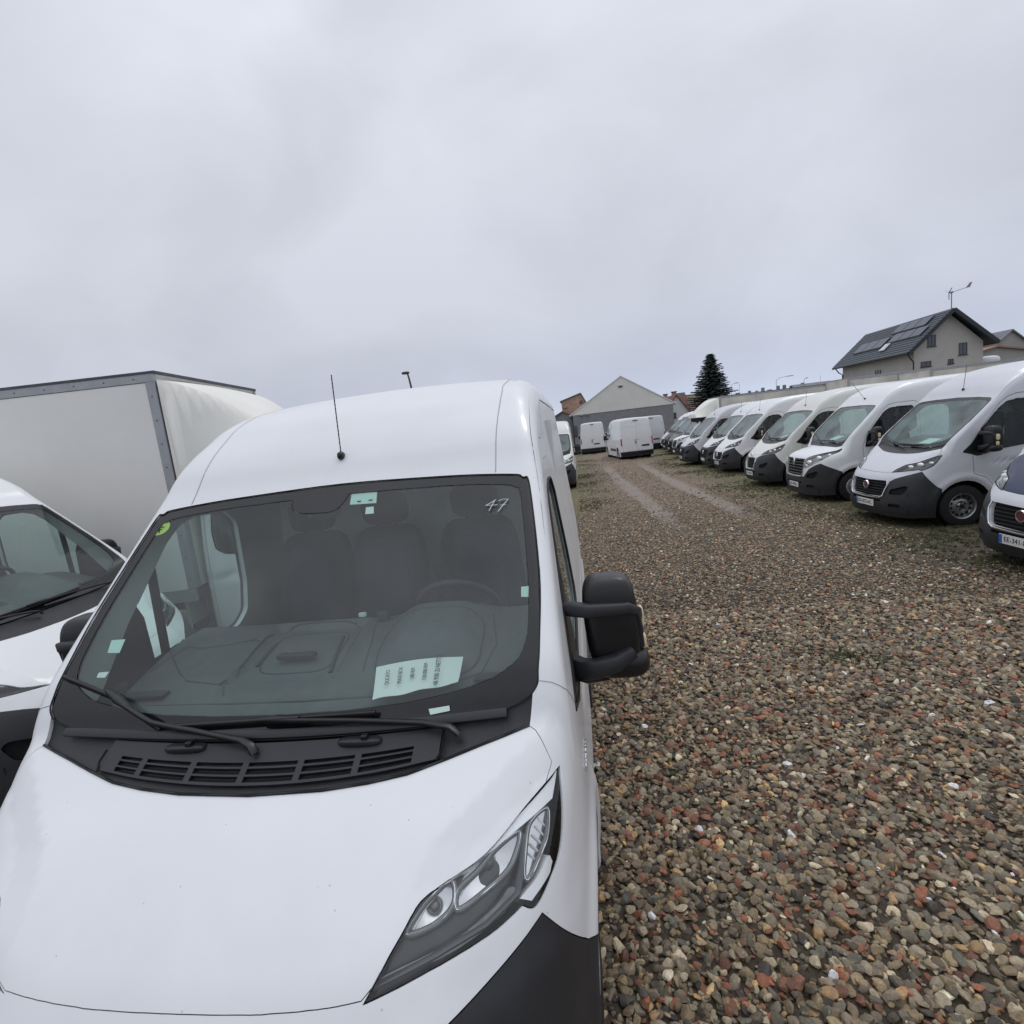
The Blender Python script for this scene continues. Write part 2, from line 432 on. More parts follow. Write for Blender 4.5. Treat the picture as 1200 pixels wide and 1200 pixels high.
# ------------------------------------------------------------------ van shells
def pip(x, y, P):
    c = False; j = len(P)-1
    for i in range(len(P)):
        if (P[i][1] > y) != (P[j][1] > y) and x < (P[j][0]-P[i][0])*(y-P[i][1])/(P[j][1]-P[i][1])+P[i][0]: c = not c
        j = i
    return c
def rounded(P, r=.03, n=4):
    """round the corners of a closed 3D polygon"""
    out = []; P = [Vector(p) for p in P]
    for i, p in enumerate(P):
        a, b = P[i-1], P[(i+1) % len(P)]
        da, db = (a-p), (b-p); q = min(r, da.length*.45, db.length*.45)
        s, e = p+da.normalized()*q, p+db.normalized()*q
        for k in range(n+1):
            t = k/n; out.append(s*(1-t)**2+p*2*t*(1-t)+e*t*t)
    return out
class Shell:
    def __init__(s, body, cell=.05, cellr=.12, ysplit=2.3, zb=.185):
        s.b = body; L = body.L
        nx = 2*int(round(1.0/cell)); nz = int(round(1.9/cell))
        xs = np.linspace(-1, 1, nx+1)
        ya = list(np.arange(.14, min(ysplit, L), cell)); yb = list(np.linspace(min(ysplit, L-.01), L, max(2, int((L-ysplit)/cellr))+1)) if L > ysplit else [L]
        ys = np.array(ya+yb); ny = len(ys)-1
        idx = {}; K = []; F = []
        def vid(i, j, k):
            key = (i, j, k); q = idx.get(key)
            if q is None: q = idx[key] = len(K); K.append(key)
            return q
        for i in range(nx):
            for j in range(ny): F.append((vid(i, j, nz), vid(i+1, j, nz), vid(i+1, j+1, nz), vid(i, j+1, nz)))
            for k in range(nz):
                F.append((vid(i, 0, k), vid(i+1, 0, k), vid(i+1, 0, k+1), vid(i, 0, k+1)))
                F.append((vid(i+1, ny, k), vid(i, ny, k), vid(i, ny, k+1), vid(i+1, ny, k+1)))
        for j in range(ny):
            for k in range(nz):
                F.append((vid(nx, j, k), vid(nx, j+1, k), vid(nx, j+1, k+1), vid(nx, j, k+1)))
                F.append((vid(0, j+1, k), vid(0, j, k), vid(0, j, k+1), vid(0, j+1, k+1)))
        K = np.array(K); x = xs[K[:, 0]]*.99; yf = body.ga*(np.minimum(np.abs(x), .93)/body.gw)**body.gp
        y = ys[K[:, 1]]+yf*np.maximum(0, 1-(ys[K[:, 1]]-.14)/1.2); y = np.where(K[:, 1] == ny, L, y)
        top = body.T(x, np.maximum(y, .15)); z = zb+(top-zb)*K[:, 2]/nz
        y = np.where(K[:, 1] == 0, body.F(x, np.minimum(z, 1.0)), y)
        P = body.project(np.stack([x, y, z], -1), 10)
        # even the mesh out round the nose corners so that it never folds
        E = np.array([(f[a], f[(a+1) % 4]) for f in F for a in range(4)]); E = np.unique(np.sort(E, 1), axis=0)
        free = (P[:, 1] < 1.1) & (K[:, 2] > 0); fi = np.nonzero(free)[0]; E = E[free[E[:, 0]] | free[E[:, 1]]]
        deg = np.zeros(len(P)); np.add.at(deg, E[:, 0], 1); np.add.at(deg, E[:, 1], 1)
        for it in range(30):
            A = np.zeros_like(P); np.add.at(A, E[:, 0], P[E[:, 1]]); np.add.at(A, E[:, 1], P[E[:, 0]])
            P[fi] += .6*(A[fi]/deg[fi, None]-P[fi])
            if it % 5 == 4: P[fi] = body.project(P[fi], 2)
        P[fi] = body.project(P[fi], 6)
        s.bm = bmesh.new(); vs = [s.bm.verts.new(p) for p in P]
        for f in F: s.bm.faces.new([vs[q] for q in f])
        s.lay = s.bm.faces.layers.int.new('part'); s.names = ['body']
        s.bm.normal_update()
        s.base = list(s.bm.faces); s.C = np.array([f.calc_center_median()[:] for f in s.base]); s.Nm = np.array([f.normal[:] for f in s.base]); s.extra = []
    def vi(s, n):
        if n not in s.names: s.names.append(n)
        return s.names.index(n)
    def cut(s, name, poly, d, sgn=1, only=None, thr=.08, ymax=None, ymin=None):
        d = Vector(d).normalized(); poly = [Vector(p) for p in poly]
        if sgn < 0: d.x *= -1; poly = [Vector((-p.x, p.y, p.z)) for p in poly]
        u = d.orthogonal().normalized(); v = d.cross(u)
        Q = [(p.dot(u), p.dot(v)) for p in poly]
        x0, x1 = min(q[0] for q in Q)-.15, max(q[0] for q in Q)+.15; y0, y1 = min(q[1] for q in Q)-.15, max(q[1] for q in Q)+.15
        cand = set()
        only_i = None if only is None else {s.names.index(o) for o in only if o in s.names}
        un, vn, dn = np.array(u), np.array(v), np.array(d); a_, b_ = s.C@un, s.C@vn
        ok = (a_ > x0-.03) & (a_ < x1+.03) & (b_ > y0-.03) & (b_ < y1+.03) & (s.Nm@dn > thr)
        if ymax is not None: ok &= s.C[:, 1] < ymax
        if ymin is not None: ok &= s.C[:, 1] > ymin
        pool = [s.base[i] for i in np.nonzero(ok)[0]]
        for f in s.extra:
            c = f.calc_center_median(); a, b = c.dot(u), c.dot(v)
            if x0 < a < x1 and y0 < b < y1 and (ymax is None or c.y < ymax) and (ymin is None or c.y > ymin):
                f.normal_update()
                if f.normal.dot(d) > thr: pool.append(f)
        known = set(s.extra)
        cand = {f for f in pool if only_i is None or f[s.lay] in only_i}
        n = len(poly); ux, uy, uz = u; vx, vy, vz = v
        def info(f):
            c = f.calc_center_median(); r = max((w.co-c).length_squared for w in f.verts)**.5*1.02
            return (c.x*ux+c.y*uy+c.z*uz, c.x*vx+c.y*vy+c.z*vz, min(r, .16))
        cand = {f: info(f) for f in cand}
        for i in range(n):
            ax, ay = Q[i]; bx_, by_ = Q[(i+1) % n]; dx, dy = bx_-ax, by_-ay; l2 = dx*dx+dy*dy
            if l2 < 1e-10: continue
            lx, hx, ly, hy = min(ax, bx_), max(ax, bx_), min(ay, by_), max(ay, by_)
            sub = []
            for f, (cx, cy, r) in cand.items():
                if cx < lx-r or cx > hx+r or cy < ly-r or cy > hy+r: continue
                t = max(0, min(1, ((cx-ax)*dx+(cy-ay)*dy)/l2)); ex, ey = cx-ax-dx*t, cy-ay-dy*t
                if ex*ex+ey*ey < r*r: sub.append(f)
            if not sub: continue
            geom = list(sub)+list({e for f in sub for e in f.edges})+list({w for f in sub for w in f.verts})
            r_ = bmesh.ops.bisect_plane(s.bm, geom=geom, dist=1e-5, plane_co=poly[i], plane_no=(poly[(i+1) % n]-poly[i]).cross(d))
            for f in sub: cand.pop(f, None)
            sb = set(sub)
            for g in r_['geom']:
                if isinstance(g, bmesh.types.BMFace):
                    cand[g] = info(g)
                    if g not in sb and g not in known: known.add(g); s.extra.append(g)
        k = s.vi(name)
        for f in cand:
            if not f.is_valid: continue
            c = f.calc_center_median()
            if pip(c.dot(u), c.dot(v), Q): f[s.lay] = k
    def finish(s):
        bmesh.ops.remove_doubles(s.bm, verts=s.bm.verts, dist=.0010)
        bmesh.ops.dissolve_degenerate(s.bm, dist=.0006, edges=s.bm.edges)
        big = [f for f in s.bm.faces if len(f.verts) > 4]
        bmesh.ops.triangulate(s.bm, faces=big)
        s.bm.verts.ensure_lookup_table(); s.bm.faces.ensure_lookup_table(); s.bm.verts.index_update()
        s.V = np.array([v.co[:] for v in s.bm.verts])
        g = s.b.grad(s.V); s.Nn = g/np.linalg.norm(g, axis=1, keepdims=True)
        s.groups = {n: [] for n in s.names}
        for f in s.bm.faces: s.groups[s.names[f[s.lay]]].append(tuple(v.index for v in f.verts))
        s.bm.free()
    def part(s, src, name, gap=0., flange=.02, off=0., flip=False, sel=None, bowl=None):
        fs = [f for n in (src if isinstance(src, (list, tuple)) else [src]) for f in s.groups.get(n, [])]
        if sel is not None: fs = [f for f in fs if sel(s.V[list(f)].mean(0))]
        if not fs: return None
        used = sorted({i for f in fs for i in f}); mp = {i: k for k, i in enumerate(used)}
        V = s.V[used].copy(); Nn = s.Nn[used]; fs = [tuple(mp[i] for i in f) for f in fs]
        cnt = {}
        for f in fs:
            for a, b in zip(f, f[1:]+f[:1]):
                cnt[(a, b)] = 1
        bd = [(a, b) for (a, b) in cnt if (b, a) not in cnt]
        if bd:
            inw = np.zeros_like(V)
            for a, b in bd:
                e = V[b]-V[a]; l = np.linalg.norm(e)
                if l < 1e-7: continue
                w = np.cross(Nn[a]+Nn[b], e/l); w /= (np.linalg.norm(w)+1e-9); inw[a] += w; inw[b] += w
            l = np.linalg.norm(inw, axis=1, keepdims=True); inw = np.where(l > 1e-6, inw/np.maximum(l, 1e-6), 0)
            if gap: V = V+inw*gap
        if off: V = V-Nn*(off if not callable(off) else off(V)[:, None])
        if bowl:
            c = V.mean(0); d = np.linalg.norm(V-c, axis=1); d = d/d.max()
            V = V-Nn*(bowl[0]+bowl[1]*np.clip(1-d*d, 0, 1))[:, None]
        VV = [V]; NN = [Nn if not flip else -Nn]; FF = [f[::-1] for f in fs] if flip else list(fs)
        n0 = len(V)
        if flange and bd:
            bi = sorted({i for e in bd for i in e}); q = {i: k for k, i in enumerate(bi)}
            A = V[bi]; B = A-Nn[bi]*flange; nm = -inw[bi]
            VV += [A, B]; NN += [nm, nm]; m = len(bi)
            for a, b in bd:
                a2, b2 = n0+q[a], n0+q[b]
                FF.append((b2, a2, a2+m, b2+m) if not flip else (a2, b2, b2+m, a2+m))
        VV = np.concatenate(VV); NN = np.concatenate(NN)
        me = bpy.data.meshes.new(name); me.from_pydata(VV.tolist(), [], FF)
        me.shade_smooth()
        if bowl: me.set_sharp_from_angle(angle=R(50)); return me
        me.normals_split_custom_set_from_vertices(NN.tolist())
        return me
class Patch(Shell):
    """a piece of the body surface inside an outline, meshed on its own"""
    def __init__(s, b, P, d, cell=.010):
        s.b = b; d = Vector(d).normalized(); P = [Vector(p) for p in P]; u = d.orthogonal().normalized(); v = d.cross(u)
        o = sum(P, Vector())/len(P); a = [(p-o).dot(u) for p in P]; c = [(p-o).dot(v) for p in P]
        us = np.arange(min(a)-cell, max(a)+cell*1.5, cell); vs = np.arange(min(c)-cell, max(c)+cell*1.5, cell)
        s.bm = bmesh.new(); g = [[s.bm.verts.new(o+u*float(x)+v*float(y)) for x in us] for y in vs]
        for j in range(len(vs)-1):
            for i in range(len(us)-1): s.bm.faces.new((g[j][i], g[j][i+1], g[j+1][i+1], g[j+1][i]))
        s.lay = s.bm.faces.layers.int.new('part'); s.names = ['out']; s.bm.normal_update()
        if s.bm.faces and next(iter(s.bm.faces)).normal.dot(d) < 0: bmesh.ops.reverse_faces(s.bm, faces=s.bm.faces); s.bm.normal_update()
        s.base = list(s.bm.faces); s.C = np.array([f.calc_center_median()[:] for f in s.base]); s.Nm = np.array([f.normal[:] for f in s.base]); s.extra = []
        s.cut('p', P, d)
        bmesh.ops.remove_doubles(s.bm, verts=s.bm.verts, dist=.0006)
        s.bm.verts.index_update(); s.V = np.array([w.co[:] for w in s.bm.verts]); dn = np.array(d)
        for _ in range(12):
            f = b.f(s.V); gr = b.grad(s.V); den = gr@dn; den = np.where(np.abs(den) < .15, .15, den)
            s.V = s.V-np.clip(f/den, -.1, .1)[:, None]*dn
        gr = b.grad(s.V); s.Nn = gr/np.linalg.norm(gr, axis=1, keepdims=True)
        s.groups = {'p': [tuple(w.index for w in f.verts) for f in s.bm.faces if f[s.lay] == s.names.index('p')]}; s.bm.free()
def surf(b, pts, off=0.):
    """drop points onto the body surface, then lift them off it"""
    P = b.project(np.array(pts, float), 8)
    g = b.grad(P); g /= np.linalg.norm(g, axis=1, keepdims=True)
    return P+g*off
def dens(pts, k=4):
    out = []
    for a, b in zip(pts[:-1], pts[1:]):
        for i in range(k): out.append(tuple(np.array(a)+(np.array(b)-np.array(a))*i/k))
    out.append(pts[-1]); return out
def sym(P):
    """mirror a half outline (starts and ends on the centreline) into a closed one"""
    return list(P)+[(-x, y, z) for x, y, z in reversed(P) if abs(x) > 1e-4]
CH = [(0.954,0.648,1.192),(0.938,0.584,1.145),(0.863,0.513,1.129),(0.8,0.465,1.11),(0.751,0.431,1.094),(0.648,0.373,1.061),(0.632,0.377,1.065),(0.706,0.428,1.097),(0.817,0.501,1.135),(0.929,0.609,1.181)]
BW1 = [(0.838,0.49,1.119),(0.845,0.474,1.101),(0.818,0.422,1.061),(0.759,0.376,1.041),(0.701,0.34,1.026),(0.682,0.34,1.031),(0.685,0.369,1.055),(0.733,0.405,1.076),(0.78,0.449,1.103)]
BW2 = [(0.663,0.384,1.068),(0.676,0.369,1.055),(0.673,0.339,1.032),(0.632,0.306,1.011),(0.565,0.288,1.003),(0.594,0.332,1.034),(0.623,0.358,1.051)]
IND = [(0.875,0.517,1.126),(0.922,0.563,1.13),(0.918,0.528,1.083),(0.903,0.488,1.058),(0.88,0.436,1.034),(0.859,0.421,1.033),(0.862,0.464,1.081)]
STR = [(0.843,0.389,1.004),(0.888,0.438,1.021),(0.917,0.486,1.041),(0.928,0.488,1.024),(0.914,0.459,1.003),(0.872,0.400,0.986)]
BAR = [(0.523,0.226,0.956),(0.675,0.285,0.981),(0.782,0.358,1.009),(0.818,0.394,1.03),(0.837,0.397,1.02),(0.807,0.358,0.993),(0.693,0.28,0.968),(0.539,0.222,0.95)]
LAMP = [(0.956,0.657,1.197),(0.959,0.583,1.104),(0.95,0.526,1.043),(0.929,0.472,1.01),(0.883,0.398,0.974),(0.847,0.381,0.991),(0.771,0.32,0.972),(0.624,0.24,0.95),(0.48,0.188,0.923),(0.52,.245,.97),(0.552,0.287,1.004),(0.59,0.342,1.042),(0.648,0.376,1.063),(0.756,0.436,1.097),(0.868,0.549,1.159)]
HOOD = [(0,.565,1.177),(.24,.574,1.18),(.38,.588,1.19),(.50,.606,1.205),(.62,.640,1.23),(.72,.672,1.25),(.80,.694,1.27),(.87,.716,1.29),(.905,.688,1.26),(.935,.65,1.21),(.885,.535,1.15),(.775,.41,1.09),(.662,.350,1.055),(.605,.32,1.035),(.572,.270,1.0),(.54,.235,.967),(.48,.188,.923),(.388,.176,.914),(.219,.165,.905),(0,.163,.902)]
WSO = [(0,1.546,2.055),(.5,1.520,2.04),(.80,1.478,2.02),(.855,1.455,2.005),(.885,1.415,1.975),(.915,1.1,1.68),(.912,.90,1.50),(.905,.83,1.43),(.895,.785,1.385),(.83,.758,1.345),(.65,.735,1.31),(.4,.722,1.29),(0,.715,1.28)]
FRI = [(0,1.502,2.01),(.5,1.482,2.0),(.76,1.448,1.98),(.82,1.43,1.96),(.845,1.39,1.93),(.872,1.1,1.68),(.872,.95,1.55),(.862,.90,1.50),(.84,.86,1.46),(.79,.83,1.43),(.70,.805,1.40),(.45,.783,1.355),(0,.775,1.34)]
TAB = [(-0.245,1.53,2.044),(-0.215,1.45,1.97),(-.17,1.432,1.95),(-0.035,1.426,1.943),(0.01,1.437,1.953),(0.035,1.47,1.985),(0.06,1.53,2.04)]
DS, DU, DF, DW, DL = (1, 0, 0), (0, -.4, .92), (0, -1, 0), (0, -.69, .73), (.35, -.75, .55)
def smoothed(P, k=3, sharp=()):
    P = [Vector(p) for p in P]; n = len(P); out = []
    for i in range(n):
        a, b, c, d = P[i-1], P[i], P[(i+1) % n], P[(i+2) % n]
        m0 = (c-b) if i in sharp else (c-a)*.5; m1 = (c-b) if (i+1) % n in sharp else (d-b)*.5
        for q in range(k):
            t = q/k; out.append(b*(2*t**3-3*t*t+1)+m0*(t**3-2*t*t+t)+c*(3*t*t-2*t**3)+m1*(t**3-t*t))
    return out
def circ(cy, cz, r, n=26): return [(1, cy+r*math.cos(2*math.pi*k/n), cz+r*math.sin(2*math.pi*k/n)) for k in range(n)]
ALL = {}
def add(D, name, me, m, sub=None, label=None, only=None):
    if me is not None: D.append(dict(n=name, me=me, m=m, sub=sub, label=label))
def tyre_meshes(master=False):
    t = MB(); t.lathe([(-.11, .21), (-.115, .30), (-.10, .335), (-.06, .346), (.06, .346), (.10, .335), (.115, .30), (.11, .21)], 'x', n=40)
    r = MB(); r.lathe([(-.08, .212), (.10, .214), (.112, .205), (.10, .192), (.05, .183), (.035, .170), (.062, .120), (.078, .085), (.070, .06), (.088, .045), (.088, .0)], 'x', n=40)
    h = MB()
    nh = 12
    for k in range(nh):
        a = 2*math.pi*k/nh; c, s_ = math.cos(a), math.sin(a)
        M3 = Matrix.Rotation(a, 3, 'X')
        h.box((.052, c*.150, s_*.150), (.028, .030, .038), M=M3)
    b = MB()
    for k in range(5):
        a = 2*math.pi*k/5+.3; b.lathe([(.07, .012), (.098, .012), (.10, .006), (.10, 0)], 'x', (0, .062*math.cos(a), .062*math.sin(a)), 8)
    ring = MB(); ring.lathe([(.105, .208), (.120, .198), (.118, .165), (.108, .158), (.10, .165)], 'x', n=40)
    hm = MB(); hm.box((.052, .150, 0), (.028, .030, .038)); bm_ = MB(); bm_.lathe([(.07, .012), (.098, .012), (.10, .006), (.10, 0)], 'x', (0, .062, 0), 8); cap = MB(); cap.lathe([(.06, .04), (.098, .036), (.104, .02), (.104, 0)], 'x', n=20)
    return t.mesh('tyre', 40), r.mesh('rim', 30), hm.mesh('vent_hole'), bm_.mesh('wheel_bolt', 40), ring.mesh('wheel_ring', 40), cap.mesh('hub_cap', 40)
TY, RM, VH, WB, WR, HC = tyre_meshes()
def put_wheel(root, sg, ax, mst=False):
    w = link('wheel', TY, root, 'rubber', (sg*.885, ax, .346)); a0 = random.random()*6.28
    w.rotation_euler = (a0, 0, 0) if sg > 0 else (a0, 0, math.pi)
    r = link('rim', RM, w, 'rim' if not mst else 'plastic2')
    for k in range(12): link('vent_hole', VH, w, 'void').rotation_euler = (2*math.pi*k/12, 0, 0)
    for k in range(5): link('wheel_bolt', WB, w, 'plastic2').rotation_euler = (2*math.pi*k/5+.3, 0, 0)
    link('hub_cap', HC, w, 'plastic2')
    if mst: link('wheel_ring', WR, w, 'rimw')
def mirror_parts(sg):
    def fl(P): return [(sg*(x-.036*float(sstep(1.0, 1.12, x))), y, z) for x, y, z in P]
    def taper(p):
        x, y, z = p; k = (z+.20)/.40
        x = x*(.94+.10*math.sin(k*2.6))+.012*(1-k); y = y*(1+.25*(1-k)); return (x*sg, y, z)
    hd = MB(); hd.sellip((sg*1.160, 1.255, 1.415), (.102, .085, .192), .48, .42, 36, 24, taper)
    am = MB()
    am.tube(fl([(1.00, 1.20, 1.498), (1.05, 1.165, 1.502), (1.12, 1.148, 1.500), (1.20, 1.150, 1.500), (1.262, 1.165, 1.497), (1.292, 1.20, 1.47), (1.297, 1.215, 1.40), (1.297, 1.22, 1.32)]), .02, w=[.05]*8, h=[.05, .05, .048, .045, .042, .04, .04, .04])
    lo = MB()
    lo.tube(fl([(.995, 1.20, 1.262), (1.06, 1.145, 1.266), (1.13, 1.128, 1.275), (1.21, 1.135, 1.295), (1.27, 1.16, 1.325)]), .02, w=.055, h=[.085, .08, .07, .058, .045])
    ft = MB(); ft.sellip((sg*1.190, 1.235, 1.262), (.112, .095, .060), .7, .6, 24, 12)
    ft.tube(fl([(.99, 1.22, 1.225), (1.08, 1.19, 1.215), (1.17, 1.20, 1.22)]), .02, w=.05, h=.045)
    gl = MB(); gl.box((sg*1.17, 1.343, 1.43), (.15, .004, .30))
    ind = MB(); ind.sellip((sg*1.280, 1.235, 1.430), (.014, .030, .048), .7, .7, 12, 8); i2 = MB(); i2.sellip((sg*1.284, 1.23, 1.335), (.013, .024, .032), .7, .7, 12, 8)
    return [('mirror_head', hd.mesh('mirror_head', 50), 'plastic2', None), ('mirror_arm', am.mesh('mirror_arm', 50), 'plastic', 'mirror_head'), ('mirror_arm', lo.mesh('mirror_arm', 50), 'plastic', 'mirror_head'),
            ('mirror_foot', ft.mesh('mirror_foot', 60), 'plastic2', 'mirror_head'), ('mirror_glass', gl.mesh('mirror_glass'), 'chrome', 'mirror_head'), ('indicator', ind.mesh('indicator', 50), 'indic', 'mirror_head'), ('indicator', i2.mesh('indicator', 50), 'indic', 'mirror_head')]
MIR = {1: mirror_parts(1), -1: mirror_parts(-1)}
def dash_z(X, Y, hi=True):
    Z = 1.285+.115*sstep(.85, 1.45, Y)
    Z = Z+.090*np.exp(-np.abs((X-.43)/.205)**4)*sstep(1.02, 1.20, Y)*(1-sstep(1.42, 1.5, Y)*.6)
    q = np.maximum(np.abs((X+.16)/.24), np.abs((Y-1.25)/.22)); Z = Z+.026*np.exp(-((q-1)/.06)**2)-.012*(q < .93)
    Z = Z+.012*np.exp(-((Y-.93)/.02)**2)*(np.abs(X) < .7)-.034*np.exp(-np.abs((X+.60)/.2)**6)*np.exp(-((Y-1.3)/.16)**6)
    return Z
def interior(D, hi):
    nx, ny = (110, 70) if hi else (28, 20)
    xs = np.linspace(-.93, .93, nx); ts = np.linspace(0, 1, ny); X, T_ = np.meshgrid(xs, ts)
    Y = .80+T_*.80
    lim = np.clip((Y-.78)*1.6, 0, 1)
    Z = dash_z(X, Y)
    Z = Z-.05*sstep(.86, .93, np.abs(X))-.55*sstep(.93, 1.0, T_)
    Y = Y+.05*sstep(.93, 1, T_)
    Y = Y+.03*np.abs(X)**2
    m = MB(); m.add(np.stack([X, Y, Z], -1).reshape(-1, 3), [(j*nx+i, j*nx+i+1, (j+1)*nx+i+1, (j+1)*nx+i) for j in range(ny-1) for i in range(nx-1)])
    m.add(*[[( -.93, 1.62, .55), (.93, 1.62, .55), (.93, 1.60, .90), (-.93, 1.60, .90)], [(0, 1, 2, 3)]])
    add(D, 'dashboard', m.mesh('dashboard', 60, fix=False), 'dash')
    if hi:
        for x in (-.74, .74):
            m = MB(); m.box((x, 1.02, 1.318), (.20, .05, .012)); add(D, 'air_vent', m.mesh('air_vent', bevel=.004), 'dash2', 'dashboard')
        m = MB(); m.box((-.16, 1.20, 1.372), (.17, .035, .022)); add(D, 'tray_handle', m.mesh('tray_handle', bevel=.006), 'dash2', 'dashboard')
        m = MB(); m.box((.13, 1.48, 1.425), (.05, .03, .05)); add(D, 'switch_knob', m.mesh('switch_knob', bevel=.006), 'dash2', 'dashboard')
    # steering wheel
    c = Vector((.45, 1.66, 1.385)); tv = Vector((0, -.6, .8)); rr = .198
    m = MB(); n = 36; pts = [c+(Vector((1, 0, 0))*math.cos(2*math.pi*k/n)+tv*math.sin(2*math.pi*k/n))*rr for k in range(n+1)]
    m.tube(pts, .0165, 10, upv=(0, .8, .6))
    add(D, 'steering_wheel', m.mesh('steering_wheel', 60), 'dash2')
    m = MB(); nrm = Vector((0, -.8, -.6)); M3 = Matrix((Vector((1, 0, 0)), tv, Vector((1, 0, 0)).cross(tv))).transposed()
    m.box(c+nrm*.03, (.15, .12, .05), M=M3)
    for a in (0.15, math.pi-.15, -math.pi/2): e = c+(Vector((1, 0, 0))*math.cos(a)+tv*math.sin(a))*rr; m.tube([c+nrm*.02, e], .014, 8)
    add(D, 'wheel_hub', m.mesh('wheel_hub', bevel=.008), 'dash2', 'steering_wheel')
    # seats
    def seat(x0, w, name='seat', sub=False):
        def tp(p):
            x, y, z = p; k = (z+.42)/.84; return (x*(1.04-.30*max(0, k-.45)**1.4), y*(1-.3*k)+.12*k-.06-.02*math.cos(x/w*3), z)
        b = MB(); b.sellip((x0, 2.08, 1.33), (w, .10, .42), .35, .45, 36, 24, tp)
        add(D, 'seat_backrest', b.mesh('seat_backrest', 60), 'seat', name)
        b = MB(); b.sellip((x0, 2.062, 1.34), (w*.62, .10, .36), .35, .3, 24, 16, tp); add(D, 'seat_insert', b.mesh('seat_insert', 60), 'seatm', name)
        b = MB(); b.sellip((x0, 2.15, 1.85), (.135, .055, .095), .55, .5, 28, 16)
        add(D, 'headrest', b.mesh('headrest', 60), 'seat', name)
        b = MB()
        for dx in (-.055, .055): b.tube([(x0+dx, 2.15, 1.70), (x0+dx, 2.15, 1.79)], .007, 8)
        add(D, 'headrest_post', b.mesh('headrest_post', 50), 'dash2', name)
    b = MB(); b.sellip((.49, 1.85, .92), (.25, .27, .10), .4, .4, 28, 14); b.box((.49, 1.88, .70), (.42, .42, .30)); add(D, 'driver_seat', b.mesh('driver_seat', 60), 'seat')
    seat(.49, .235, 'driver_seat')
    b = MB(); b.sellip((-.27, 1.85, .92), (.47, .27, .10), .4, .4, 28, 14); b.box((-.27, 1.88, .70), (.8, .42, .30)); add(D, 'passenger_bench', b.mesh('passenger_bench', 60), 'seat')
    seat(-.045, .222, 'passenger_bench'); seat(-.50, .222, 'passenger_bench')
    m = MB(); m.tube([(.225, 2.0, 1.25), (.225, 2.05, 1.50)], .02, w=.05, h=.06); add(D, 'armrest', m.mesh('armrest', 50), 'seat', 'driver_seat')
    m = MB(); m.bx((-.95, 2.52, .45), (.95, 2.56, 2.25))
    for x in (-.6, -.2, .2, .6): m.box((x, 2.515, 1.35), (.03, .02, 1.6))
    add(D, 'bulkhead', m.mesh('bulkhead'), 'bulk')
    m = MB(); m.bx((-.95, .85, .45), (.95, 2.52, .50)); add(D, 'cabin_floor', m.mesh('cabin_floor'), 'dash2')
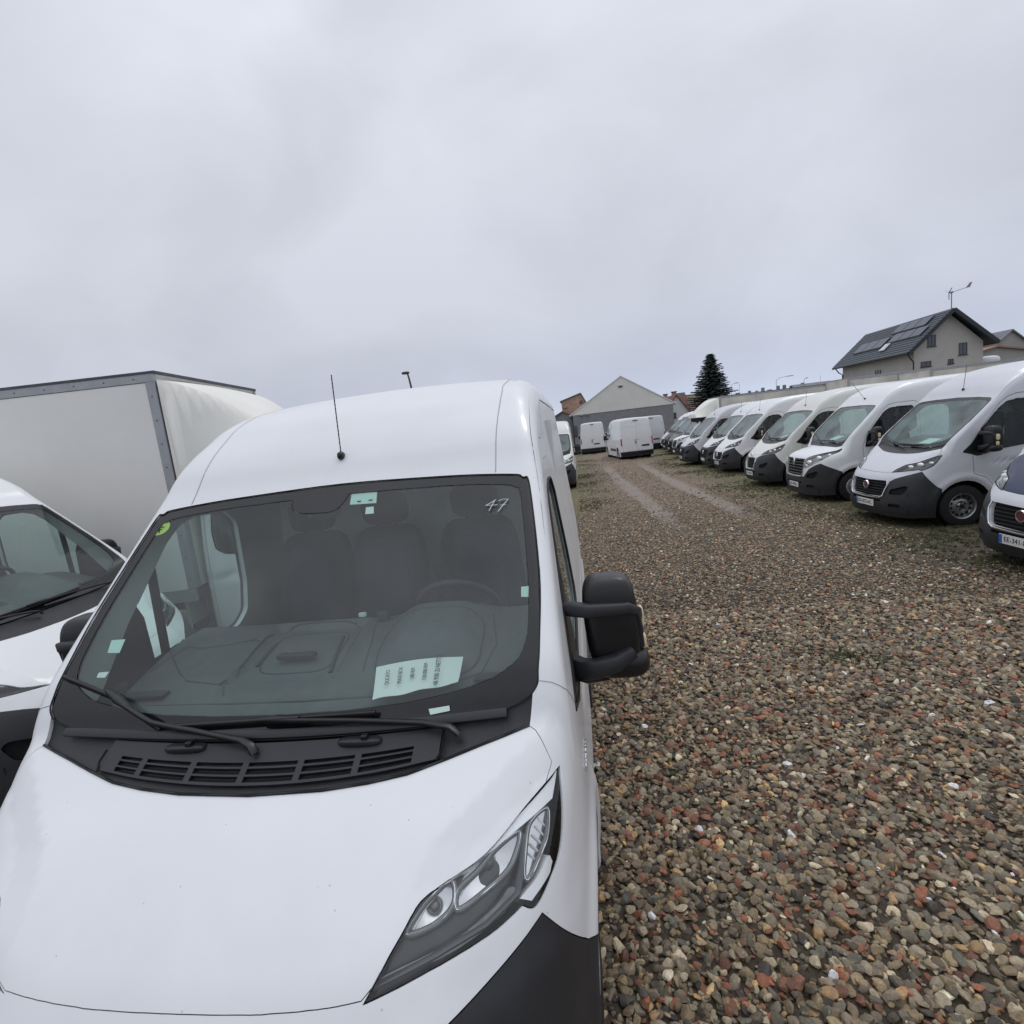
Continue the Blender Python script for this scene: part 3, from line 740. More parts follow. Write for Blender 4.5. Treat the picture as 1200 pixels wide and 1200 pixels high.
def van_def(key, kind='ducato', hi=False, front='band', rise=0., L=5.41, cell=.05, rear=True, cab=False):
    b = Body(kind, L, rise); D = []
    duc = kind == 'ducato'
    s = Shell(b, cell=cell, cellr=.14 if not hi else .09, ysplit=2.35)
    mst = not duc
    # side openings --------------------------------------------------------
    if duc:
        DOOR = [(1,1.085,.86),(1,1.07,1.20),(1,1.22,1.585),(1,1.50,1.93),(1,1.62,2.02),(1,1.76,2.06),(1,2.02,2.06),(1,2.14,1.98),(1,2.17,1.5),(1,2.17,.42),(1,1.43,.42),(1,1.40,.60),(1,1.27,.78)]
        WIN = [(1,.95,1.235),(1,1.06,1.335),(1,1.222,1.555),(1,1.50,1.865),(1,1.60,1.935),(1,1.74,1.965),(1,1.95,1.955),(1,2.05,1.87),(1,2.09,1.50),(1,2.07,1.33),(1,1.98,1.27),(1,1.4,1.215),(1,1.15,1.18)]
        TRI = [(1,.93,1.215),(1,.95,1.245),(1,1.06,1.34),(1,1.222,1.56),(1,1.29,1.635),(1,1.335,1.55),(1,1.37,1.30),(1,1.35,1.19),(1,1.15,1.145)]
    else:
        DOOR = [(1,1.06,.86),(1,1.04,1.20),(1,1.16,1.50),(1,1.46,1.92),(1,1.60,2.03),(1,1.76,2.06),(1,2.12,2.06),(1,2.20,1.98),(1,2.20,1.5),(1,2.20,.42),(1,1.40,.42),(1,1.36,.60),(1,1.22,.78)]
        WIN = [(1,1.10,1.19),(1,1.14,1.40),(1,1.27,1.60),(1,1.50,1.88),(1,1.60,1.95),(1,1.76,1.97),(1,2.06,1.96),(1,2.12,1.88),(1,2.13,1.52),(1,1.9,1.38),(1,1.6,1.30),(1,1.3,1.20)]
        TRI = [(1,1.10,1.19),(1,1.14,1.40),(1,1.27,1.60),(1,1.36,1.35),(1,1.33,1.21)]
    for sg in (1, -1):
        s.cut('door'+('' if sg > 0 else '_r'), DOOR, DS, sg)
        s.cut('side_window'+('' if sg > 0 else '_r'), rounded(WIN, .03, 3), DS, sg)
        s.cut('tri'+('' if sg > 0 else '_r'), TRI, DS, sg)
        if hi:
            s.cut('divider'+('' if sg > 0 else '_r'), [(1,1.43,1.20),(1,1.39,1.80),(1,1.435,1.86),(1,1.475,1.22)], DS, sg, only=['side_window'+('' if sg > 0 else '_r')])
    win_ring = {sg: surf(b, [(sg*1.0, p[1], p[2]) for p in [tuple(q) for q in rounded(WIN, .03, 3)]]+[(sg*1.0, *tuple(rounded(WIN, .03, 3)[0])[1:])], .001) for sg in (1, -1)}
    # top and front -----------------------------------------------------------
    hood, wso, fri, lamp = HOOD, WSO, FRI, LAMP
    if mst:
        hood = [(0,.60,1.2),(.40,.62,1.2),(.66,.67,1.2),(.80,.72,1.25),(.86,.70,1.25),(.84,.56,1.2),(.74,.38,1.12),(.62,.24,1.08),(.52,.12,1.04),(.46,.07,1.01),(0,.05,1.0)]
        wso = [(0,1.50,2.05),(.5,1.48,2.04),(.78,1.45,2.02),(.85,1.38,1.97),(.90,1.05,1.66),(.90,.86,1.47),(.86,.77,1.37),(.75,.73,1.33),(.4,.70,1.3),(0,.69,1.28)]
        fri = [(0,1.47,2.05),(.5,1.45,2.04),(.74,1.42,2.02),(.81,1.36,1.97),(.86,1.05,1.66),(.86,.90,1.47),(.82,.82,1.37),(.72,.78,1.33),(.4,.75,1.3),(0,.745,1.28)]
        lamp = [(.475,.05,.80),(.56,.08,.81),(.70,.16,.87),(.84,.30,.98),(.915,.46,1.12),(.935,.60,1.22),(.90,.62,1.25),(.84,.50,1.22),(.74,.33,1.16),(.62,.18,1.09),(.51,.08,1.0)]
    s.cut('cowl', sym([(x, y-.0, z) for x, y, z in hood[:8 if duc else 4]]+[(.90,.86,1.45),(.5,.86,1.45),(0,.86,1.45)]), DU)
    sm3 = (lambda P, k=3, sh=(): smoothed(P, k, sh)) if hi else (lambda P, k=3, sh=(): P)
    s.cut('frit', sm3(sym(wso), 2), DW)
    s.cut('windscreen', sm3(sym(fri), 2), DW, only=['frit'])
    if hi: s.cut('frit', rounded(TAB, .015, 3), DW, only=['windscreen'])
    hs_ = sym(hood); nh = len(hs_); hj = (8, 9, 16, nh-8, nh-9, nh-16)
    if hi: hs_ = [(x*(1+.15*sstep(.45, .6, abs(x))*sstep(.62, .45, y)), y, z) if x < 0 else (x, y, z) for x, y, z in hs_]
    s.cut('hood', sm3(hs_, 2, hj), DU)
    for sg in (1, -1):
        e = '' if sg > 0 else '_r'
        lm_ = lamp if not (hi and sg < 0) else [(x*(1+(.15 if i > 8 and x > .5 and y < .6 else 0)), y, z) for i, (x, y, z) in enumerate(lamp)]
        s.cut('lamp'+e, sm3(lm_, 4, (0, 5, 8)), DL, sg)
        if duc:
            if front == 'dark':
                BP = [(0,0,.88),(.30,.08,.88),(.48,.18,.905),(.62,.23,.925),(.77,.31,.95),(.847,.37,.97),(.893,.399,.955)]
            elif front == 'boxer':
                BP = [(0,0,.52),(.30,0,.50),(.34,.06,.70),(.36,.10,.86),(.50,.18,.915),(.62,.23,.935),(.77,.31,.96),(.847,.37,.975),(.893,.399,.958)]
            else:
                BP = [(0,0,.52),(.45,.03,.52),(.53,.06,.70),(.55,.09,.79),(.60,.15,.835),(.677,.193,.868),(.80,.294,.915),(.893,.399,.955)]
            BP = BP+[(.95,.47,.83),(.996,.548,.712),(1.03,.60,.665),(1.03,.63,.05),(0,0,.05)]
        else:
            BP = [(0,0,.60),(.47,.06,.60),(.60,.16,.78),(.72,.25,.86),(.80,.33,.90),(.93,.45,.80),(1.03,.60,.70),(1.03,.63,.05),(0,0,.05)]
        s.cut('bumper', BP, (.55, -.83, .05), sg, ymax=.75)
        s.cut('hole', circ(b_wx(b)[0], .36, .405), DS, sg)
        if not cab: s.cut('hole', circ(b_wx(b)[1], .36, .405), DS, sg)
        s.cut('hole', [(1,b_wx(b)[0]-.405,.36),(1,b_wx(b)[0]+.405,.36),(1,b_wx(b)[0]+.405,.02),(1,b_wx(b)[0]-.405,.02)], DS, sg)
        if not cab:
            s.cut('hole', [(1,b_wx(b)[1]-.405,.36),(1,b_wx(b)[1]+.405,.36),(1,b_wx(b)[1]+.405,.02),(1,b_wx(b)[1]-.405,.02)], DS, sg)
            s.cut('moulding'+e, [(1,2.22,.50),(1,2.22,.66),(1,3.93,.66),(1,3.93,.50)], DS, sg)
    # grille ----------------------------------------------------------------
    if duc:
        if front == 'boxer': GR = [(0,0,.83),(.30,0,.83),(.31,0,.70),(.25,0,.55),(0,0,.54)]
        elif front == 'dark': GR = [(0,0,.80),(.50,0,.80),(.52,0,.70),(.45,0,.50),(0,0,.49)]
        else: GR = [(0,0,.785),(.44,0,.80),(.49,0,.79),(.50,0,.72),(.45,0,.56),(.41,0,.535),(0,0,.52)]
    else: GR = [(0,0,.965),(.45,0,.965),(.46,0,.82),(.43,0,.66),(.36,0,.62),(0,0,.61)]
    s.cut('grille', sym(GR), DF)
    s.cut('lower_intake', sym([(0,0,.475),(.42,0,.475),(.42,0,.44),(0,0,.43)]), DF)
    for sg in (1, -1):
        e = '' if sg > 0 else '_r'
        s.cut('intake'+e, rounded([(.60,0,.58),(.62,0,.66),(.86,0,.73),(.90,0,.71),(.86,0,.62),(.80,0,.58)], .02, 2), (.3, -.95, 0), sg)
        s.cut('fog'+e, rounded([(.60,0,.36),(.60,0,.42),(.80,0,.42),(.80,0,.36)], .02, 2), (.3, -.95, 0), sg)
    # rear --------------------------------------------------------------------
    if not cab:
        for sg in (1, -1):
            s.cut('tail_light', rounded([(.905,L,.86),(1.0,L,.86),(1.0,L,1.30),(.905,L,1.30)], .02, 2), (.4, .92, 0), sg, ymin=L-.6)
            s.cut('rear_door', rounded([(0.0,L,.50),(0.0,L,2.22+rise),(.62,L,2.22+rise),(.80,L,2.15+rise),(.875,L,1.4),(.875,L,.50)], .02, 2), (0, 1, 0), sg, ymin=L-.6)
        s.cut('rear_bumper', [(-1.1,L,.48),(1.1,L,.48),(1.1,L,.1),(-1.1,L,.1)], (0, 1, 0), ymin=L-.6)
    s.finish()
    gp = .0014 if hi else .0055
    add(D, 'body', s.part('body', 'body', .0010, .035), 'PAINT')
    add(D, 'hood', s.part('hood', 'hood', gp, .025), 'HOOD')
    add(D, 'cowl', s.part('cowl', 'cowl', .0, .03, off=lambda V: np.where(V[:, 1] < .76, .014, .014)), 'cowl')
    for e in ('', '_r'):
        add(D, 'door', s.part('door'+e, 'door', gp*1.6, .035), 'PAINT')
        add(D, 'side_window', s.part('side_window'+e, 'side_window', 0, 0, off=.008), 'SGLASS', 'door')
        add(D, 'mirror_mount', s.part('tri'+e, 'mirror_mount', 0, .02, off=-.004), 'plastic2', 'door')
        m = MB(); m.tube(win_ring[1 if e == '' else -1], .0075, 6); add(D, 'window_seal', m.mesh('window_seal', 60), 'rubber', 'door')
        if hi: add(D, 'window_divider', s.part('divider'+e, 'window_divider', 0, .01, off=.002), 'plastic2', 'door')
    add(D, 'windscreen', s.part('windscreen', 'windscreen', 0, 0, off=.006), 'glass')
    add(D, 'windscreen_border', s.part('frit', 'windscreen_border', .0025, .012, off=.0045), 'frit')
    add(D, 'cabin_lining', s.part(['body', 'door', 'door_r'], 'cabin_lining', 0, 0, off=.036, flip=True, sel=lambda c: .80 < c[1] < 2.5 and c[2] > .6), 'trim')
    add(D, 'bumper', s.part('bumper', 'bumper', .0025, .03), 'plastic')
    add(D, 'side_moulding', s.part('moulding', 'side_moulding', 0, .02, off=-.012), 'plastic'); add(D, 'side_moulding', s.part('moulding_r', 'side_moulding', 0, .02, off=-.012), 'plastic')
    add(D, 'grille', s.part('grille', 'grille', 0, .0, off=.045), 'void')
    add(D, 'lower_intake', s.part('lower_intake', 'lower_intake', 0, .0, off=.03), 'void', 'bumper')
    for e in ('', '_r'):
        add(D, 'air_intake', s.part('intake'+e, 'air_intake', 0, 0, off=.03), 'void', 'bumper')
        add(D, 'fog_lamp_recess', s.part('fog'+e, 'fog_lamp_recess', 0, 0, off=.03), 'void', 'bumper')
    # lamps
    for e in ('', '_r'):
        grp = ['lamp'+e]
        add(D, 'headlight', s.part(grp, 'headlight', .0025, .012, off=.001), 'lens')
        if hi:
            sg = 1 if e == '' else -1
            def pt(P, sh=(), k=4, d=(.50, -.58, .64)):
                return Patch(b, [(sg*p[0], p[1], p[2]) for p in smoothed(P, k, sh)], (sg*d[0], d[1], d[2]))
            add(D, 'lamp_housing', s.part(grp, 'lamp_housing', 0, -.055, off=.062), 'lampd', 'headlight')
            q = pt(CH, (0, 1, 9)); add(D, 'reflector_strip', q.part('p', 'reflector_strip', 0, .03, off=.010), 'chrome2', 'headlight')
            q = pt(BW1); add(D, 'lamp_bowl', q.part('p', 'lamp_bowl', 0, 0, bowl=(.016, .050)), 'amber', 'headlight')
            q = pt(BW2); add(D, 'lamp_bowl', q.part('p', 'lamp_bowl', 0, 0, bowl=(.016, .045)), 'amber', 'headlight')
            q = pt(IND); add(D, 'turn_signal', q.part('p', 'turn_signal', 0, 0, bowl=(.014, .024)), 'amber', 'headlight')
            q = pt(STR, (0, 5, 3)); add(D, 'reflector_strip', q.part('p', 'reflector_strip', 0, .03, off=.008), 'chrome2', 'headlight')
            q = pt(BAR); add(D, 'light_guide', q.part('p', 'light_guide', 0, .03, off=.020), 'lampg', 'headlight')
            # dark bezel carrying the reflectors: everything in the lamp between the openings
            m = MB()
            for P, r0 in ((BW1, .0085), (BW2, .0085), (IND, .007)):
                Q = [tuple(x) for x in smoothed([(sg*x, y, z) for x, y, z in P], 4)]; Q.append(Q[0]); m = MB(); m.tube(surf(b, Q, -.020), r0, 8); add(D, 'reflector_bezel', m.mesh('reflector_bezel', 70), 'lampg', 'headlight')
            SW = [[(.64, .372, 1.062), (.60, .338, 1.035), (.575, .300, 1.008)], [(.80, .470, 1.112), (.745, .425, 1.09), (.70, .392, 1.070), (.685, .36, 1.05)]]  # white streaks added to imitate reflections along the bowl edges
            for P in SW:
                Q = [(sg*x, y, z) for x, y, z in P]; m = MB(); m.tube(surf(b, dens(Q, 6), -.030), .01, w=.016, h=.006); add(D, 'reflection_streak', m.mesh('reflection_streak', 70), 'chrome2', 'headlight')
            m = MB(); m.tube(surf(b, dens([(sg*x, y, z) for x, y, z in ((.50, .215, .94), (.62, .262, .962), (.76, .335, .985), (.835, .40, 1.01), (.848, .45, 1.05), (.855, .50, 1.10))], 6), -.020), .01, w=.022, h=.008); add(D, 'lamp_divider', m.mesh('lamp_divider', 70), 'lampd', 'headlight')
            # bulb shields, ribs and the sweeping chrome edge inside the lamp
            sg = 1 if e == '' else -1
            for c, r in (((.755, .44, 1.075), .040), ((.625, .345, 1.035), .034)):
                q = surf(b, [(sg*c[0], c[1], c[2])], -.050)[0]; m = MB()
                m.sellip(q, (r*.5, r*.5, r*.5), 1, 1, 18, 12); add(D, 'bulb_shield', m.mesh('bulb_shield', 60), 'lampg', 'headlight')
            m = MB()
            for P in (BW1, BW2, IND):
                Q = [tuple(x) for x in smoothed([(sg*x, y, z) for x, y, z in P], 4)]; Q.append(Q[0]); m.tube(surf(b, Q, -.012), .0022, 6)
            add(D, 'reflector_rim', m.mesh('reflector_rim', 60), 'chrome', 'headlight')
            m = MB()
            for k in range(7):
                t = k/6; A = np.array([.868+.05*t, .45+.10*t, 1.045+.075*t]); m.tube(surf(b, [(sg*(A[0]-.012), A[1]+.004, A[2]+.012), (sg*(A[0]+.022), A[1]-.004, A[2]-.012)], -.030), .003, 6)
            add(D, 'lens_rib', m.mesh('lens_rib', 60), 'chrome2', 'headlight')
        else:
            add(D, 'lamp_housing', s.part(grp, 'lamp_housing', 0, 0, off=.04), 'lampd' if duc else 'lampg', 'headlight')
            sg = 1 if e == '' else -1
            lp_ = [tuple(q) for q in smoothed([(sg*x, y, z) for x, y, z in lamp], 2, (0, 5, 8))]; m = MB(); m.tube(surf(b, lp_+[lp_[0]], 0), .0065, 6); add(D, 'lamp_seal', m.mesh('lamp_seal', 60), 'rubber', 'headlight')
            m = MB()
            cs = ((.78, .43, 1.075, .075), (.66, .36, 1.035, .065), (.90, .53, 1.09, .05)) if duc else ((.60, .12, .93, .10), (.74, .26, 1.03, .10), (.86, .42, 1.13, .07), (.53, .08, .86, .06))
            for c in cs: m.sellip(surf(b, [(sg*c[0], c[1], c[2])], -.030)[0], (c[3]*1.05, c[3]*.4, c[3]*.45), 1, 1, 14, 8)
            add(D, 'lamp_reflector', m.mesh('lamp_reflector', 60), 'chrome2', 'headlight')
    # grille fittings
    fy = lambda x, z: float(b.F(np.array(x), np.array(z)))
    def across(m, w, z, off, hh, n=8, ww=.02):
        pts = [(x, fy(x, z)+off, z) for x in np.linspace(-w, w, n)]; m.tube(pts, .01, w=ww, h=hh)
    m = MB()
    if duc:
        w0 = .29 if front == 'boxer' else .45
        for k in range(6):
            z = .56+.045*k; m2 = MB(); across(m2, w0-.02*max(0, 2-k), z, .022, .014); add(D, 'grille_slat', m2.mesh('grille_slat', 30), 'plastic2', 'grille')
        fr = {'band': [(-.50, .81), (-.53, .72), (-.47, .54), (-.40, .507), (0, .495), (.40, .507), (.47, .54), (.53, .72), (.50, .81)],
              'boxer': [(-.32, .85), (-.34, .70), (-.27, .53), (0, .515), (.27, .53), (.34, .70), (.32, .85), (0, .855), (-.32, .85)], 'dark': None}[front]
        if fr:
            F3 = dens([(x, fy(x, z)-.006, z) for x, z in fr], 3); F3 = [(x, fy(x, z)-.006, z) for x, _, z in F3]
            m = MB(); m.tube(F3, .01, w=.02, h=.026, upv=(0, -1, 0)); add(D, 'grille_frame', m.mesh('grille_frame', 40), 'chrome', 'grille')
        zb = .70 if front != 'boxer' else .90
        m = MB(); m.lathe([(-.03, 0), (-.03, .052), (-.022, .060)], 'y', (0, fy(0, zb), zb), 24); bd = m.mesh('badge', 40)
        add(D, 'badge', bd, 'badge' if front != 'boxer' else 'chrome2', 'grille')
        m = MB(); m.lathe([(-.015, .074), (-.036, .070), (-.036, .060), (-.02, .056)], 'y', (0, fy(0, zb), zb), 24); add(D, 'badge_ring', m.mesh('badge_ring', 40), 'chrome', 'grille')
    else:
        for k in range(5):
            z = .66+.065*k; m2 = MB(); across(m2, .42, z, .012, .018, ww=.03); add(D, 'grille_slat', m2.mesh('grille_slat', 30), 'lampg', 'grille')
        m = MB(); across(m, .47, .985, -.006, .035, ww=.02); add(D, 'grille_bar', m.mesh('grille_bar', 40), 'plastic2', 'grille')
        m = MB(); pts = [(x, fy(x, z)-.004, z) for x, z in ((-.49, .96), (-.46, .66), (-.38, .60), (0, .585), (.38, .60), (.46, .66), (.49, .96))]; m.tube(dens(pts, 3), .01, w=.018, h=.022, upv=(0, -1, 0)); add(D, 'grille_frame', m.mesh('grille_frame', 40), 'alu', 'grille')
        m = MB(); q = fy(0, .92); m.prism([(0, q-.03, 1.03), (.055, q-.035, .92), (0, q-.03, .81), (-.055, q-.035, .92)], (0, .03, 0)); m2 = m
        add(D, 'badge', m.mesh('badge', bevel=.004), 'chrome', 'grille')
    # plate
    z = .395; q = fy(.2, z)-.012
    m = MB(); m.box((0, q, z), (.53, .012, .115)); add(D, 'number_plate', m.mesh('number_plate', bevel=.003), 'plate', 'bumper')
    m = MB(); m.box((-.24, q-.007, z), (.045, .003, .105)); add(D, 'plate_band', m.mesh('plate_band'), 'plateb', 'bumper')
    D.append(dict(n='plate_lettering', me='PLATE', m='ink', sub='bumper', org=(0, q-.008, z), label=None))
    # wheels and wells
    for ax in (b_wx(b) if not cab else b_wx(b)[:1]):
        for sg in (1, -1):
            D.append(dict(n='wheel', wheel=(sg, ax, mst)))
            m = MB(); m.lathe([(0, .41), (.38, .41)], 'x', (.60 if sg > 0 else -.98, ax, .37), 26)
            m.lathe([(0, .0), (0, .41)], 'x', (.60*sg, ax, .37), 26)
            add(D, 'wheel_arch_liner', m.mesh('wheel_arch_liner', 40), 'void')
    m = MB(); m.bx((-.60, .12, .22), (.60, L-.12, .50)); m.bx((-.95, b_wx(b)[0]+.42, .27), (.95, (b_wx(b)[1]-.42) if not cab else L-.1, .33)); add(D, 'underbody', m.mesh('underbody'), 'void')
    m = MB(); m.bx((-.85, .20, .26), (.85, .50, .60)); add(D, 'front_beam', m.mesh('front_beam'), 'void')
    # mirrors
    for sg in (1, -1):
        for n, me, mm, sub in MIR[sg]: add(D, n, me, mm, sub)
    # antenna
    a0 = surf(b, [(-.03, 1.62 if duc else 1.60, 2.2)], 0)[0]
    m = MB(); m.sellip(a0+np.array([0, 0, .012]), (.016, .026, .020), .8, .8, 14, 10); add(D, 'antenna_base', m.mesh('antenna_base', 50), 'plastic2')
    m = MB(); tip = a0+np.array([-.012, .06, .40]) if duc else a0+np.array([0, -.28, .40])
    pts = [a0+(tip-a0)*t for t in np.linspace(0, 1, 40 if hi else 6)]
    m.tube(pts, [(.0045 if i < 4 else (.0032 if i % 2 else .0024)) for i in range(len(pts))] if hi else .004, 8); add(D, 'antenna_mast', m.mesh('antenna_mast', 60), 'plastic2', 'antenna_base')
    # rear
    if not cab:
        add(D, 'rear_door', s.part('rear_door', 'rear_door', .004, .02, sel=lambda c: c[0] > 0), 'PAINT'); add(D, 'rear_door', s.part('rear_door', 'rear_door', .004, .02, sel=lambda c: c[0] < 0), 'PAINT')
        add(D, 'tail_light', s.part('tail_light', 'tail_light', .002, .02, off=-.006, sel=lambda c: c[0] > 0), 'red'); add(D, 'tail_light', s.part('tail_light', 'tail_light', .002, .02, off=-.006, sel=lambda c: c[0] < 0), 'red')
        add(D, 'rear_bumper', s.part('rear_bumper', 'rear_bumper', .002, .03, off=-.01), 'plastic')
        m = MB(); m.bx((-.95, L-.02, .30), (.95, L+.07, .46)); add(D, 'rear_step', m.mesh('rear_step', bevel=.01), 'plastic2', 'rear_bumper')
        m = MB(); m.box((-.30 if duc else -.52, L+.008, .80 if duc else .78), (.46, .02, .10)); add(D, 'rear_plate_recess', m.mesh('rear_plate_recess', bevel=.004), 'plastic2')
        m = MB(); m.box((.06, L+.015, 1.02), (.05, .03, .16)); m.box((-.0, L+.012, 1.16), (.30, .01, .014)); add(D, 'rear_door_handle', m.mesh('rear_door_handle', bevel=.004), 'plastic2')
        m = MB(); m.box((0, L-.05+.0, 2.40+rise if duc else 2.33), (.30, .04, .04)); add(D, 'brake_light', m.mesh('brake_light', bevel=.005), 'void')
        m = MB()
        for z0 in (1.30, 2.02): m.box((0, L+.004-.04*max(z0-1, 0)**2, z0), (1.70, .008, .012))
        add(D, 'rear_door_rib', m.mesh('rear_door_rib', bevel=.002), 'PAINT')
    # wipers
    wl = [([(-0.888,0.861,1.478),(-0.615,0.809,1.4),(-0.419,0.749,1.31)], [(-0.611,0.803,1.393),(-0.45,0.765,1.33),(-0.223,0.73,1.288),(-0.086,0.707,1.269),(-0.03,0.685,1.25)]),
          ([(-0.366,0.755,1.317),(0.016,0.762,1.322),(0.361,0.764,1.33)], [(0.017,0.758,1.318),(0.295,0.749,1.308),(0.533,0.733,1.295),(0.65,0.71,1.28)])]
    for B_, A_ in wl:
        m = MB(); m.tube(surf(b, dens(B_, 6), .014), .006, w=.012, h=.018)
        add(D, 'wiper', m.mesh('wiper', 60), 'plastic2')
        if hi:
            for w_, o_, t_ in ((.026, .022, .55), (.018, .027, 1.0)):
                pass
            m = MB(); c = np.array(B_[1]); dd = np.array(B_[2])-c; dd /= np.linalg.norm(dd); m.tube(surf(b, [c-dd*.07, c, c+dd*.08], .026), .01, w=[.012, .03, .014], h=[.012, .022, .012])
            add(D, 'wiper_bracket', m.mesh('wiper_bracket', 60), 'plastic2', 'wiper')
        m = MB(); q = surf(b, dens(A_, 4), .030); nq = len(q); q[-1] -= (0, 0, .02); m.tube(q, .008, w=[.014+.016*(i/nq)**2 for i in range(nq)], h=.014)
        add(D, 'wiper_arm', m.mesh('wiper_arm', 60), 'plastic2', 'wiper')
    interior(D, hi)
    ALL[key] = D
    return D, b, s
def b_wx(b): return b.wx
plate_cache = {}
def put_van(key, name, loc, rz, label, group=None, cat='van', paintm='white', hood=None, sglass='glass2', plate='', skip=(), wheel='rim'):
    root = empty(name, loc, rz, label, cat, group)
    last = {}
    for d in ALL[key]:
        if d['n'] in skip or d.get('sub') in skip: continue
        if 'wheel' in d:
            sg, ax, mst = d['wheel']
            put_wheel(root, sg, ax, mst)
            continue
        me = d['me']; m = d['m']
        if me == 'PLATE':
            if not plate: continue
            if plate not in plate_cache: plate_cache[plate] = text_mesh(plate, .085, .0008, 'plate_lettering')
            o = link('plate_lettering', plate_cache[plate], last.get('bumper', root), 'ink'); frame(o, d['org'], (1, 0, 0), (0, 0, 1)); continue
        if m == 'PAINT': m = paintm
        elif m == 'HOOD': m = hood or paintm
        elif m == 'SGLASS': m = sglass
        elif m == 'glass' and key != 'near': m = 'glassw'
        par = last.get(d['sub'], root) if d['sub'] else root
        o = bpy.data.objects.new(d['n'], me); COL.objects.link(o); o.parent = par
        if len(me.materials) == 0: me.materials.append(MT[m])
        if me.materials[0] is not MT[m]:
            o.material_slots[0].link = 'OBJECT'; o.material_slots[0].material = MT[m]
        if not d['sub']: last[d['n']] = o
        if d['n'] == 'mirror_head': last['mirror_head'] = o
    return root
# ------------------------------------------------------------------ ground
def vnoise(x, y, seed=0):
    xi = np.floor(x).astype(np.int64); yi = np.floor(y).astype(np.int64); fx = x-xi; fy = y-yi
    fx = fx*fx*(3-2*fx); fy = fy*fy*(3-2*fy)
    def h(a, b):
        n = (a*374761393+b*668265263+seed*982451653) & 0x7fffffff; n = (n ^ (n >> 13))*1274126177 & 0x7fffffff
        return ((n ^ (n >> 16)) & 0xffff)/65535.
    return (h(xi, yi)*(1-fx)+h(xi+1, yi)*fx)*(1-fy)+(h(xi, yi+1)*(1-fx)+h(xi+1, yi+1)*fx)*fy
def fbm(x, y, s=1., o=4, seed=0):
    r = 0; a = .5
    for i in range(o): r = r+a*vnoise(x*s, y*s, seed+i); s *= 2.03; a *= .5
    return r/(1-.5**o)
def track(x, y):
    """wheel ruts down the middle of the aisle"""
    c1 = 2.62+.33*sstep(22, 10, y)-.25*sstep(20, 42, y); c2 = 4.30+.26*sstep(20, 10, y)+.1*sstep(20, 42, y)
    w = .19+.16*fbm(x*0+3, y, .5, 2, 9)
    return np.maximum(np.exp(-((x-c1)/w)**4), np.exp(-((x-c2)/w)**4))*sstep(6.5, 9, y)
def gh(x, y):
    x = np.asarray(x, float); y = np.asarray(y, float)
    base = -.01*np.clip(x, -20, 60)-.0055*np.clip(y, -20, 90)
    near = np.clip(1-(np.hypot(x-4, y-12)-40)/20, 0, 1)
    return base+near*((fbm(x, y, .7, 3, 3)-.5)*.05+(fbm(x, y, 4, 3, 5)-.5)*.018-.03*track(x, y))
gx = np.unique(np.concatenate([np.linspace(-400, -12, 24), np.arange(-12, 0, .5), np.arange(0, 9, .09), np.arange(9, 18, .4), np.linspace(18, 600, 34)]))
gy = np.unique(np.concatenate([np.linspace(-300, -4, 16), np.arange(-4, 0, .4), np.arange(0, 14, .09), np.arange(14, 45, .22), np.arange(45, 90, 2), np.linspace(90, 900, 30)]))
GX, GY = np.meshgrid(gx, gy)
m = MB(); nx_, ny_ = len(gx), len(gy)
m.add(np.stack([GX, GY, gh(GX, GY)], -1).reshape(-1, 3), [(j*nx_+i, j*nx_+i+1, (j+1)*nx_+i+1, (j+1)*nx_+i) for j in range(ny_-1) for i in range(nx_-1)])
